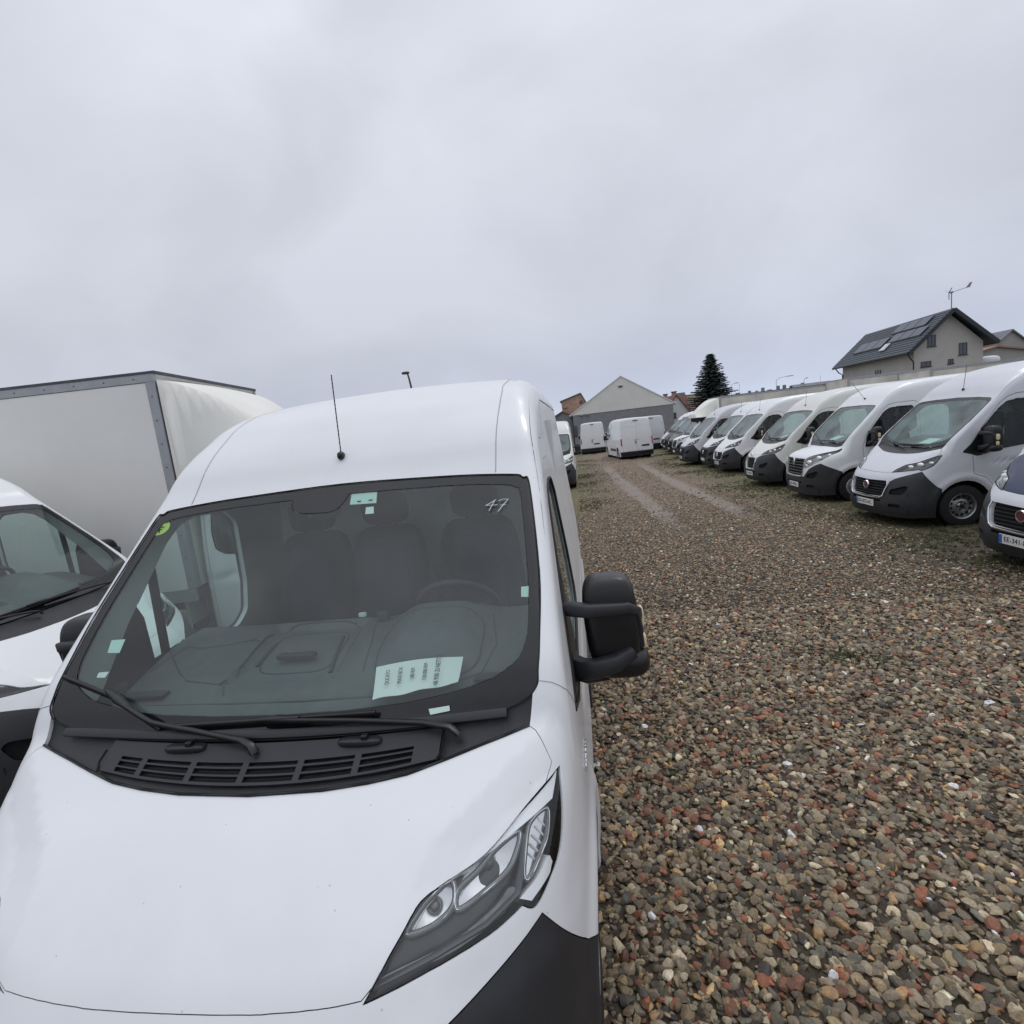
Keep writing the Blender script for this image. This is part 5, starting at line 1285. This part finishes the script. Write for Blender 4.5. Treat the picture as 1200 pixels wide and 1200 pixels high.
# the price sheet lies on the dashboard: a thing of its own
ps = empty('price_sheet', (.43, .95, 1.347), 0, 'pale sheet of printed paper on the dashboard of the foreground van', 'paper sheet')
C0 = np.array([.43, .95, 1.347]); cr_ = [np.array(p) for p in ((.318, .830, 1.335), (.252, 1.048, 1.368), (.590, 1.083, 1.374), (.607, .905, 1.345))]
nu = 14; gv = []; 
for j in range(nu+1):
    for i in range(nu+1):
        s_, t_ = i/nu, j/nu; p = cr_[0]*(1-s_)*(1-t_)+cr_[3]*s_*(1-t_)+cr_[1]*(1-s_)*t_+cr_[2]*s_*t_
        p = p+np.array([0, 0, .012*math.sin(s_*3.1)*math.sin(t_*2)+.003*math.sin(s_*14)*(1-t_)+.012*(1-t_)**3]); gv.append(p-C0)
mb = MB(); mb.add(gv, [(j*(nu+1)+i, j*(nu+1)+i+1, (j+1)*(nu+1)+i+1, (j+1)*(nu+1)+i) for j in range(nu) for i in range(nu)])
me = mb.mesh('sheet', fix=False); me.shade_smooth(); link('sheet', me, ps, 'paper')
X_ = (cr_[1]-cr_[0]); Y_ = -(cr_[3]-cr_[0])
for i, (tx, sz_) in enumerate((('DUCATO', .022), ('MAXI BOX', .022), ('180 KM', .022), ('130 000 KM', .022), ('48 900 Zł NETTO', .026))):
    s_ = .16+.145*i; a0 = cr_[0]*(1-s_)+cr_[3]*s_; a1 = cr_[1]*(1-s_)+cr_[2]*s_; md_ = a0*.52+a1*.48
    o = link('lettering', text_mesh(tx, sz_, .0004, 'lettering', 'CENTER'), ps, 'ink'); frame(o, md_-C0+np.array([0, 0, .022]), a1-a0, Y_)

# ------------------------------------------------------------------ box trucks
def box_body(root, L0, L1, w, z0, z1, panel='boxw', trims=True, fairing=True, canvas=False, edge='edge', roofcap=False):
    """truck box between local y L0..L1, nose towards -y"""
    hw = w/2
    for sx, nm in ((1, 'side_panel'), (-1, 'side_panel')):
        mb = MB(); mb.bx((sx*hw-sx*.03, L0+.05, z0), (sx*hw, L1-.05, z1-.09)); mb.obj(nm, 'canvas' if canvas else panel, root)
        mb = MB(); mb.bx((sx*(hw+.008)-sx*.05, L0+.0, z1-.085), (sx*(hw+.008), L1, z1)); mb.obj('top_rail', 'alu', root, bevel=.004)
        mb = MB(); mb.bx((sx*(hw+.014)-sx*.06, L0-.01, z1-.005), (sx*(hw+.014), L1+.01, z1+.022)); mb.obj('roof_edge', edge, root, bevel=.004)
        mb = MB(); mb.bx((sx*(hw+.006)-sx*.10, L0, z0), (sx*(hw+.006), L0+.095, z1-.085)); mb.obj('corner_post', 'alu', root, bevel=.006)
        mb = MB(); mb.bx((sx*(hw+.006)-sx*.10, L1-.10, z0), (sx*(hw+.006), L1, z1-.10)); mb.obj('corner_post', 'alu', root, bevel=.006)
        mb = MB(); mb.bx((sx*(hw+.006)-sx*.04, L0+.02, z0-.14), (sx*(hw+.006), L1, z0)); mb.obj('bottom_rail', 'alu', root, bevel=.004)
        # rivets
        mb = MB()
        for k in range(int((L1-L0)/.30)): mb.sellip((sx*(hw+.009), L0+.2+k*.30, z1-.045), (.004, .008, .008), 1, 1, 6, 4)
        for k in range(int((z1-z0)/.24)): mb.sellip((sx*(hw+.007), L0+.05, z0+.1+k*.24), (.004, .008, .008), 1, 1, 6, 4)
        o = mb.obj('rivets', 'edge', root); o['kind'] = 'stuff'
    mb = MB(); mb.bx((-hw+.03, L0+.02, z0), (hw-.03, L0+.05, z1-.02)); mb.obj('front_wall', panel, root)
    mb = MB(); mb.bx((-hw+.03, L1-.05, z0), (hw-.03, L1-.02, z1-.02)); mb.obj('rear_wall', panel, root)
    mb = MB(); mb.bx((-hw-.0, L0+.01, z1-.03), (hw, L1-.01, z1+.006)); mb.obj('box_roof', panel, root)
    mb = MB(); mb.bx((-hw, L0-.012, z1-.004), (hw, L0+.06, z1+.024)); mb.obj('roof_edge', edge, root)
    mb = MB(); mb.bx((-hw+.02, L0+.02, z0-.10), (hw-.02, L1-.02, z0)); mb.obj('box_floor', 'edge', root)
def fairing(root, L0, w, zb, z1, reach=1.15, mm='fair'):
    """moulded air deflector: full-width at the box front, chamfered sides, sloping down onto the cab roof"""
    hw = w/2-.01; nx2, ny2 = 40, 26; P = []
    for j in range(ny2+1):
        t = j/ny2
        for i in range(nx2+1):
            x = -1+2*i/nx2; y = L0-.015-reach*(1-t)
            top = zb+.16+(z1-.04-zb-.16)*(1-(1-t)**1.35)
            k0 = .40+.60*t**1.1
            ch = max(0., (abs(x)-k0)/(1.001-k0)) if k0 < 1 else 0
            z = top-(top-zb)*min(1, ch)**1.25-.03*x*x
            width = hw*(.84+.16*t**.7)
            P.append((x*width, y, max(z, zb)))
    mb = MB(); n_ = nx2+1
    mb.add(P, [(j*n_+i, j*n_+i+1, (j+1)*n_+i+1, (j+1)*n_+i) for j in range(ny2) for i in range(nx2)])
    n0 = len(mb.v); mb.v += [(P[i][0], P[i][1], zb-.03) for i in range(n_)]; mb.f += [(n0+i, n0+i+1, i+1, i) for i in range(nx2)]
    for i in (0, nx2):
        n0 = len(mb.v); mb.v += [(P[j*n_+i][0], P[j*n_+i][1], zb-.03) for j in range(ny2+1)]
        mb.f += [(j*n_+i, (j+1)*n_+i, n0+j+1, n0+j) for j in range(ny2)]
    mb.obj('roof_fairing', mm, root, smooth=75)
    mb = MB(); mb.bx((-hw+.05, L0-reach+.15, zb-.30), (hw-.05, L0-.03, zb-.04)); mb.obj('fairing_gap', 'void', root)
def box_truck(name, cab, loc, rz, label, L0, L1, z0, z1, w=2.25, **k):
    root = put_van(cab, name, loc, rz, label, k.pop('group', None), 'truck', paintm='white', sglass='glassd')
    fr = k.pop('reach', 1.15); zb = k.pop('zb', 2.12)
    box_body(root, L0, L1, w, z0, z1, **k)
    if fr: fairing(root, L0, w, zb, z1, fr)
    mb = MB(); mb.bx((-.42, 1.9, .55), (-.30, L1-.1, .75)); mb.bx((.30, 1.9, .55), (.42, L1-.1, .75)); mb.obj('chassis_rail', 'void', root)
    for sg in (1, -1):
        put_wheel(root, sg, L1-1.2)
    return root
th = R(98)
def at_corner(px, py, lx, ly, th): return (px-(lx*math.cos(th)-ly*math.sin(th)), py-(lx*math.sin(th)+ly*math.cos(th)))
qx, qy = at_corner(-3.05, 4.23, -1.125, 2.28, th)
box_truck('box_truck', 'cabd', (qx, qy, .0), th, 'white box truck with pale side panel and grey corner post behind the two left vans', 2.28, 7.2, .95, 3.2)
th = R(-88); qx, qy = at_corner(8.7, 28.9, 1.125, 2.28, th)
box_truck('box_truck', 'cabm', (qx, qy, gz(8, 30)), th, 'white box truck in the row with tall roof fairing and long weathered box', 2.28, 8.9, .95, 3.06, panel='boxo')
qx, qy = at_corner(16.15, 24.3, 1.125, 2.28, th)
box_truck('box_truck', 'cabd', (qx, qy, gz(16, 24)), th, 'long cream box truck behind the right row, its box running out of the picture', 2.28, 9.6, .95, 3.12, panel='boxo', edge='alu', reach=0, group='box trucks behind the right row')
qx, qy = at_corner(14.1, 26.9, 1.125, 2.28, th)
box_truck('box_truck', 'cabd', (qx, qy, gz(14, 26)), th, 'cream box truck behind the diamond-badge van, left of the longer one', 2.28, 7.6, .95, 3.20, panel='boxo', edge='alu', reach=0, group='box trucks behind the right row')

# ------------------------------------------------------------------ buildings
BM = dict(
 clad=mat('pale_cladding', (.72, .72, .68), .6, noise=.08, nscale=.6), barnb=mat('grey_block_wall', (.25, .253, .275), .75, noise=.18, nscale=2.5),
 barnc=mat('mortar_line', (.31, .313, .335), .8), rooft=mat('white_roof_edge', (.62, .63, .64), .5), render=mat('house_render', (.48, .465, .45), .85, noise=.10, nscale=.8, bump=.4, bscale=40),
 renderg=mat('grey_render', (.36, .35, .34), .85, noise=.1, nscale=.8), slate=mat('slate_blue_tiles', (.035, .05, .066), .42, noise=.2, nscale=3),
 soffit=mat('green_dark_board', (.022, .030, .036), .5), solar=mat('solar_glass', (.07, .08, .11), .3, .1), frame=mat('window_frame', (.08, .07, .065), .5),
 pane=mat('window_pane', (.06, .07, .10), .08, coat=.5), brick=mat('old_brick', (.40, .26, .19), .9, noise=.25, nscale=2), red=mat('red_tiles', (.17, .075, .060), .8, noise=.3, nscale=4),
 pink=mat('faded_red_sheet', (.30, .17, .155), .6, noise=.15, nscale=1), tan=mat('tan_render', (.50, .39, .29), .9, noise=.12, nscale=.7), conc=mat('grey_concrete', (.20, .21, .225), .85, noise=.25, nscale=.5),
 yel=mat('yellow_render', (.50, .44, .22), .9, noise=.1, nscale=.5), lampm=mat('lamp_metal', (.28, .29, .31), .5, .5), bark=mat('bark', (.05, .04, .03), .95, noise=.3, nscale=9),
 needle=mat('spruce_needles', (.055, .078, .070), .8, noise=.5, nscale=1.2), needle2=mat('spruce_tips', (.085, .11, .098), .8, noise=.4, nscale=1.5), snow=mat('white_sheeting', (.7, .72, .74), .6))
def bobj(mb, n, m, par, **k): return mb.obj(n, BM[m] if m in BM else m, par, **k)
def window(par, org, X, w, h, nrm, name='window', bars=1):
    """frame, glass pane and sill standing proud of a wall"""
    X = Vector(X).normalized(); Nn = Vector(nrm).normalized(); o = Vector(org); Z = Vector((0, 0, 1))
    def slab(cx, cz, sw, sh, t0, t1):
        mb_ = MB(); c = o+X*cx+Z*cz; P = [c+X*a*sw/2+Z*b_*sh/2+Nn*t0 for a, b_ in ((-1,-1),(1,-1),(1,1),(-1,1))]; mb_.prism(P, Nn*(t1-t0)); return mb_
    f = MB()
    for cx, cz, sw, sh in ((0, h/2, w+.06, .07), (0, -h/2, w+.06, .07), (-w/2, 0, .07, h-.07), (w/2, 0, .07, h-.07)): q = slab(cx, cz, sw, sh, -.02, .05); f.add(q.v, q.f)
    for k in range(bars): q = slab(-w/2+w*(k+1)/(bars+1), 0, .05, h-.07, -.02, .045); f.add(q.v, q.f)
    fo = f.obj(name, BM['frame'], par)
    p = slab(0, 0, w-.07, h-.07, .0, .02); p.obj('pane', BM['pane'], fo)
    s_ = slab(0, -h/2-.06, w+.2, .05, -.02, .12); s_.obj('sill', BM['soffit'], fo)
# grey hall with a pale gable
hall = empty('hall', (6.4, 61, -.5), 0, 'hall with pale gable cladding over a grey block wall, far end of the yard', 'hall')
mb = MB(); mb.bx((-5.55, 0, 0), (5.55, 26, 3.78)); bobj(mb, 'block_wall', 'barnb', hall)
for k in range(17):
    mb = MB(); mb.bx((-5.55, -.012, .2+k*.21), (5.55, -.004, .212+k*.21)); bobj(mb, 'mortar_course', 'barnc', hall)
mb = MB(); mb.prism([(-5.75, -.06, 3.80), (5.75, -.06, 3.80), (.1, -.06, 7.45)], (0, 26, 0)); bobj(mb, 'gable', 'clad', hall)
for sx in (-1, 1):
    mb = MB(); mb.tube([(.1, -.08, 7.48), (sx*5.95, -.08, 3.76)], .01, w=.10, h=.10); bobj(mb, 'verge_trim', 'rooft', hall)
    mb = MB(); mb.prism([(.1, -.10, 7.47), (sx*5.98, -.10, 3.74), (sx*5.98, -.10, 3.82), (.1, -.10, 7.56)], (0, 26.2, 0)); bobj(mb, 'roof', 'rooft', hall)
mb = MB(); mb.box((.0, -.10, 6.35), (.42, .08, .14)); bobj(mb, 'gable_vent', 'frame', hall)
mb = MB(); mb.box((.0, -.11, 6.50), (.50, .14, .05)); bobj(mb, 'vent_hood', 'rooft', hall)
for x in (-4.6, -3.9): mb = MB(); mb.sellip((x, -.15, 3.72), (.16, .14, .12), .7, .7, 12, 8); bobj(mb, 'wall_lamp', 'lampm', hall)
mb = MB(); mb.box((-5.35, -.03, 2.0), (.34, .05, 1.3)); bobj(mb, 'dark_door', 'pane', hall)
# house with solar panels
hs = empty('house', (35.4, 54, -.55), R(1.5), 'cream two-storey house with dark blue tiled roof and solar panels', 'house')
HW, HL, EZ, RZ = 2.95, 12.6, 5.75, 9.05
wallm = MB(); wallm.add([(-HW, 0, 0), (HW, 0, 0), (HW, 0, EZ+.35), (0, 0, RZ-.12), (-HW, 0, EZ+.35), (-HW, HL, 0), (HW, HL, 0), (HW, HL, EZ+.35), (0, HL, RZ-.12), (-HW, HL, EZ+.35)],
  [(0,1,2,3,4), (5,9,8,7,6), (0,4,9,5), (1,6,7,2), (4,3,8,9), (3,2,7,8)]); bobj(wallm, 'wall', 'render', hs)
sl = (RZ-EZ+.0)/(3.75)
for sx in (-1, 1):
    e = Vector((sx*3.75, 0, EZ-.0)); rg_ = Vector((0, 0, RZ+.05)); up_n = (rg_-e).cross(Vector((0, 1, 0))).normalized(); up_n = up_n if up_n.z > 0 else -up_n
    mb = MB(); P = [rg_+Vector((0, -.75, 0)), e+Vector((0, -.75, 0)), e+Vector((0, HL+.6, 0)), rg_+Vector((0, HL+.6, 0))]; mb.prism(P, up_n*.14); roof = bobj(mb, 'roof', 'slate', hs)
    for k in range(1, 15):   # tile courses
        t = k/15; a_ = rg_+(e-rg_)*t; mb = MB(); mb.tube([a_+Vector((0, -.74, 0))+up_n*.15, a_+Vector((0, HL+.59, 0))+up_n*.15], .01, w=.05, h=.045); bobj(mb, 'tile_course', 'slate', roof)
    mb = MB(); mb.tube([rg_+Vector((0, -.78, .0)), e+Vector((0, -.78, 0))], .01, w=.05, h=.34); bobj(mb, 'barge_board', 'soffit', hs)
    mb = MB(); mb.tube([e+Vector((sx*.06, -.6, .0)), e+Vector((sx*.06, HL+.5, 0))], .08, 8); bobj(mb, 'gutter', 'soffit', hs)
    if sx < 0:
        def rp(u, v, h=.20): return rg_+(e-rg_)*u+Vector((0, -.75+(HL+1.35)*v, 0))+up_n*h
        for (u0, u1, v0, v1, n) in ((.08, .30, .13, .50, 3), (.36, .58, .06, .42, 3), (.40, .66, .46, .84, 3)):
            for k in range(n):
                a0 = v0+(v1-v0)*k/n+.004; a1 = v0+(v1-v0)*(k+1)/n-.004
                mb = MB(); mb.prism([rp(u0, a0), rp(u1, a0), rp(u1, a1), rp(u0, a1)], up_n*.05); sp_ = bobj(mb, 'solar_panel', 'solar', hs)
                mb = MB(); mb.tube([rp(u1+.01, a0, .22), rp(u1+.01, a1, .22)], .01, w=.05, h=.12); bobj(mb, 'panel_frame', 'frame', sp_)
        mb = MB(); mb.prism([rp(.62, .36), rp(.80, .36), rp(.80, .42), rp(.62, .42)], up_n*.09); bobj(mb, 'skylight', 'rooft', roof)
        mb = MB(); mb.tube([(-3.6, HL+.2, EZ-.05), (-3.3, HL+.2, EZ-.5), (-HW-.08, HL-.1, EZ-.8), (-HW-.08, HL-.1, .2)], .06, 8); bobj(mb, 'downpipe', 'soffit', hs)
mb = MB(); mb.tube([(-3.6, -.2, EZ-.05), (-3.3, -.15, EZ-.5), (-HW-.08, -.1, EZ-.8), (-HW-.08, -.1, .2)], .06, 8); bobj(mb, 'downpipe', 'soffit', hs)
for (x, z, w_, h_) in ((-1.42, 6.65, .62, .95), (1.25, 5.60, .62, 1.0), (-1.9, 4.62, .8, .42), (.22, 4.6, .40, .36)): window(hs, (x, 0, z), (1, 0, 0), w_, h_, (0, -1, 0))
window(hs, (-HW, 5.6, 4.5), (0, -1, 0), .9, .45, (-1, 0, 0))
wt = empty('wind_turbine', (35.4, 53.6, 8.55), R(-8), 'small wind turbine with long tail on the ridge of the solar-panel house', 'wind turbine')
mb = MB(); mb.tube([(0, 0, 0), (0, 0, 1.5)], .045, 8); bobj(mb, 'mast', 'lampm', wt)
mb = MB(); mb.sellip((0, 0, 1.52), (.16, .09, .09), .8, .8, 14, 8); bobj(mb, 'nacelle', 'lampm', wt)
mb = MB(); mb.tube([(.1, 0, 1.52), (1.15, 0, 1.75)], .025, 6); bobj(mb, 'tail_boom', 'lampm', wt)
mb = MB(); mb.prism([(1.05, -.01, 1.70), (1.38, -.01, 1.72), (1.55, -.01, 2.15), (1.36, -.01, 2.12)], (0, .02, 0)); bobj(mb, 'tail_fin', 'lampm', wt)
for k in range(3):
    a_ = 2*math.pi*k/3+.5; d_ = Vector((0, math.cos(a_), math.sin(a_))); mb = MB(); mb.tube([Vector((-.2, 0, 1.52)), Vector((-.2, 0, 1.52))+d_*.62], .02, w=.07, h=.012); bobj(mb, 'blade', 'lampm', wt)
# smaller buildings, left to right
def simple_house(name, loc, rz, w, l, ez, rz_, wall, roofm, label, cat='house', wins=(), over=.3, chim=()):
    h = empty(name, loc, rz, label, cat)
    mb = MB(); mb.add([(-w/2, 0, 0), (w/2, 0, 0), (w/2, 0, ez), (0, 0, rz_), (-w/2, 0, ez), (-w/2, l, 0), (w/2, l, 0), (w/2, l, ez), (0, l, rz_), (-w/2, l, ez)],
      [(0,1,2,3,4), (5,9,8,7,6), (0,4,9,5), (1,6,7,2), (4,3,8,9), (3,2,7,8)]); bobj(mb, 'wall', wall, h)
    for sx in (-1, 1):
        e = Vector((sx*(w/2+over), -over, ez-(rz_-ez)/(w/2)*over)); g_ = Vector((0, -over, rz_+.0)); mb = MB()
        mb.prism([g_, e, e+Vector((0, l+2*over, 0)), g_+Vector((0, l+2*over, 0))], (0, 0, .16)); bobj(mb, 'roof', roofm, h)
    for (x, z, a_, b_) in wins: window(h, (x, 0, z), (1, 0, 0), a_, b_, (0, -1, 0))
    for (x, y, z0, z1, s_) in chim:
        mb = MB(); mb.bx((x-s_, y-s_, z0), (x+s_, y+s_, z1)); c_ = bobj(mb, 'chimney', 'brick', h); mb = MB(); mb.bx((x-s_-.08, y-s_-.08, z1), (x+s_+.08, y+s_+.08, z1+.12)); bobj(mb, 'chimney_cap', 'frame', c_)
    return h
bh = empty('brick_building', (.9, 80, -.6), R(0), 'brick building with slanting roof rising behind the left end of the hall', 'building')
mb = MB(); mb.add([(-1.6, 0, 0), (1.95, 0, 0), (1.95, 0, 5.95), (1.3, 0, 7.25), (-1.6, 0, 6.45), (-1.6, 6, 0), (1.95, 6, 0), (1.95, 6, 5.95), (1.3, 6, 7.25), (-1.6, 6, 6.45)], [(0,1,2,3,4), (5,9,8,7,6), (0,4,9,5), (1,6,7,2), (4,3,8,9), (3,2,7,8)]); bobj(mb, 'wall', 'brick', bh)
mb = MB(); mb.prism([(1.3, -.2, 7.27), (-1.8, -.2, 6.40), (-1.8, -.2, 6.55), (1.3, -.2, 7.44)], (0, 6.4, 0)); bobj(mb, 'roof', 'frame', bh)
mb = MB(); mb.prism([(1.3, -.2, 7.27), (2.15, -.2, 5.55), (2.25, -.2, 5.62), (1.35, -.2, 7.44)], (0, 6.4, 0)); bobj(mb, 'roof', 'frame', bh)
for z in (5.0, 5.4): mb = MB(); mb.bx((-1.6, -.03, z), (1.95, -.01, z+.05)); bobj(mb, 'brick_band', 'tan', bh)
window(bh, (1.3, 0, 6.1), (1, 0, 0), .4, .3, (0, -1, 0))
simple_house('low_house', (-.6, 74, -.6), 0, 2.6, 5, 4.1, 4.75, 'barnb', 'red', 'low grey house with dark red roof and chimney left of the hall', wins=(), chim=((.5, .6, 4.2, 5.2, .25),))
simple_house('white_house', (13.6, 68, -.6), 0, 2.9, 8, 2.9, 5.0, 'rooft', 'red', 'white-walled house with red roof showing past the right end of the hall', wins=((-.5, 2.6, .7, .6),), chim=())
simple_house('red_roof_house', (16.9, 80, -.6), R(90), 5, 6, 3.0, 5.2, 'brick', 'red', 'brown house with long red roof in front of the spruce', chim=((1., 1.2, 4.2, 5.9, .3), (-1.2, 2.8, 4.2, 5.6, .25)))
tb = empty('apartment_block', (21.8, 105, -.6), 0, 'tan flat-roofed block behind the red roofs left of the spruce', 'building')
mb = MB(); mb.bx((-2.8, 0, 0), (3.5, 8, 5.9)); bobj(mb, 'wall', 'tan', tb); mb = MB(); mb.bx((-2.9, -.1, 5.9), (3.6, 8.1, 6.05)); bobj(mb, 'roof', 'conc', tb)
mb = MB(); mb.bx((-.9, 2, 6.05), (.6, 4, 6.65)); bobj(mb, 'roof_hatch', 'conc', tb)
for x in (-1.8, .2, 2.2): window(tb, (x, 0, 5.0), (1, 0, 0), .8, .7, (0, -1, 0))
simple_house('workshop', (46.3, 64, -.6), R(4), 9.5, 8, 4.9, 5.9, 'renderg', 'pink', 'low building with faded pink roof and chimney right of the solar-panel house', 'building', chim=((.6, 1.5, 5.2, 6.4, .45),))
simple_house('far_house', (53.5, 72, -.6), R(8), 6.5, 8, 5.4, 8.0, 'renderg', 'conc', 'house with grey-blue roof cut by the right picture edge', chim=())
mb = MB(); q_ = gz(40, 55); mb.sellip((40.1, 56.0, 3.75), (.95, .5, .45), .7, .8, 16, 10); tag(bobj(mb, 'white_tarpaulin', 'snow', None, smooth=60), 'white sheeting bundled on the roof edge right of the house', 'tarpaulin')
gh_ = simple_house('grey_roof_house', (49.6, 110, -.7), R(90), 7, 6.5, 4.0, 5.6, 'renderg', 'conc', 'house with plain grey roof left of the solar-panel house')
ap = empty('long_block', (52, 140, -.7), 0, 'long distant flat-roofed block with many rooftop chimneys', 'building')
mb = MB(); mb.bx((-17, 0, 0), (16, 10, 5.55)); bobj(mb, 'wall', 'conc', ap); mb = MB(); mb.bx((-17.2, -.2, 5.55), (16.2, 10.2, 5.8)); bobj(mb, 'roof', 'barnb', ap)
mb = MB(); mb.bx((0, -.05, 4.3), (5.5, -.01, 5.5)); bobj(mb, 'yellow_wall_panel', 'yel', ap)
r_ = random.Random(5)
x = -16.2
while x < 15.5:
    w_ = r_.uniform(.3, .9); mb = MB(); mb.bx((x, 1, 5.8), (x+w_, 2.2, 5.8+r_.uniform(.25, 1.05))); bobj(mb, 'chimney', r_.choice(['conc', 'barnb', 'renderg']), ap); x += w_+r_.uniform(.7, 2.4)
for k in range(14):
    x = -16+k*2.25; window(ap, (x, 0, 5.0), (1, 0, 0), .9, .6, (0, -1, 0))
for x, h_ in ((-9.5, 2.6), (9.5, 2.3)): mb = MB(); mb.tube([(x, 1.5, 5.8), (x, 1.5, 5.8+h_)], .035, 5); bobj(mb, 'aerial', 'lampm', ap)
def street_lamp(x, y, h, arm, label):
    o = empty('street_lamp', (x, y, gz(x, y)), 0, label, 'street lamp', 'distant street lamps'); h -= gz(x, y)
    mb = MB(); mb.tube([(0, 0, 0), (0, 0, h-.6), (arm*.25, 0, h-.15), (arm, 0, h)], [.07, .045, .035, .03], 8); bobj(mb, 'pole', 'lampm', o)
    mb = MB(); mb.sellip((arm*1.2, 0, h-.02), (abs(arm)*.3+.1, .14, .07), .7, .7, 14, 8); bobj(mb, 'lamp_head', 'lampm', o)
street_lamp(36.6, 100, 6.45, 1.9, 'street lamp with long curved arm above the chimneys, right of the spruce')
street_lamp(29.0, 100, 6.35, .8, 'short-armed street lamp just right of the spruce, the taller of two')
street_lamp(27.9, 104, 6.1, .6, 'small street lamp touching the right side of the spruce')
street_lamp(41.2, 100, 5.75, .4, 'lowest street lamp, between the curved-arm lamp and the grey roof')
sl_ = empty('street_lamp', (-8.15, 30, -.1), 0, 'dark street lamp head poking up behind the foreground van roof', 'street lamp')
mb = MB(); mb.tube([(0, 0, 0), (0, 0, 5.6), (-.06, 0, 6.1), (-.12, 0, 6.42)], [.08, .06, .055, .05], 8); bobj(mb, 'pole', 'frame', sl_)
mb = MB(); mb.sellip((-.22, 0, 6.40), (.24, .12, .08), .7, .7, 14, 8); bobj(mb, 'lamp_head', 'frame', sl_)
# spruce: whorls of drooping boughs carrying needle tufts
def spruce(loc, H, RB, label, seed=3):
    r_ = random.Random(seed); root = empty('spruce_tree', loc, 0, label, 'tree')
    mb = MB(); mb.tube([(0, 0, 0), (.02, 0, H*.5), (0, 0, H*.98)], [.26, .15, .02], 8); bobj(mb, 'trunk', 'bark', root)
    V = []; F = []; V2 = []; F2 = []; lb = MB()
    z = H*.14
    while z < H*.985:
        t = (z-H*.14)/(H*.86); rad = RB*(1-t)**.72*(.90+.2*r_.random())*(1 if t > .10 else .82); n = int(10+11*(1-t))
        for k in range(n):
            a = 6.283*(k+r_.random()*.8)/n; L_ = rad*r_.uniform(.55, 1.18); ca, sa = math.cos(a), math.sin(a)
            dz = -.22*L_*(1-t)+.10*L_; 
            lb.tube([(0, 0, z), (ca*L_*.6, sa*L_*.6, z+dz*.8), (ca*L_, sa*L_, z+dz+.08*L_)], [.03, .018, .006], 4)
            m_ = max(5, int(L_/.13))
            for q in range(m_):
                s_ = (q+.4)/m_; base = Vector((ca*L_*s_, sa*L_*s_, z+dz*min(s_*1.2, 1)+.06*L_*s_*s_))
                for w_ in range(6):
                    b_ = a+r_.choice((-1, 1))*r_.uniform(.3, 1.2); ln = r_.uniform(.34, .62)*(1.05-.45*s_)*(.65+.5*(1-t)); d_ = Vector((math.cos(b_), math.sin(b_), r_.uniform(-.45, .12))); u_ = d_.cross(Vector((0, 0, 1))).normalized()*ln*.26
                    VV, FF = (V2, F2) if (s_ > .72 and r_.random() < .6) else (V, F); i0 = len(VV)
                    up_ = Vector((0, 0, ln*.10)); VV += [tuple(base-u_*.5), tuple(base+d_*ln*.5-u_-up_*2), tuple(base+d_*ln), tuple(base+d_*ln*.5+u_-up_*.5)]; FF += [(i0, i0+1, i0+2, i0+3)]
        z += H*(.017+.010*(1-t))
    bobj(lb, 'branches', 'bark', root)['kind'] = 'stuff'
    for vv, ff, nn in ((V, F, 'needle'), (V2, F2, 'needle2')):
        me = bpy.data.meshes.new('crown'); me.from_pydata(vv, [], ff); o = link('crown', me, root, BM[nn]); o['kind'] = 'stuff'
spruce((19.6, 75, -.5), 10.2, 3.7, 'tall dark spruce between the hall and the box truck')
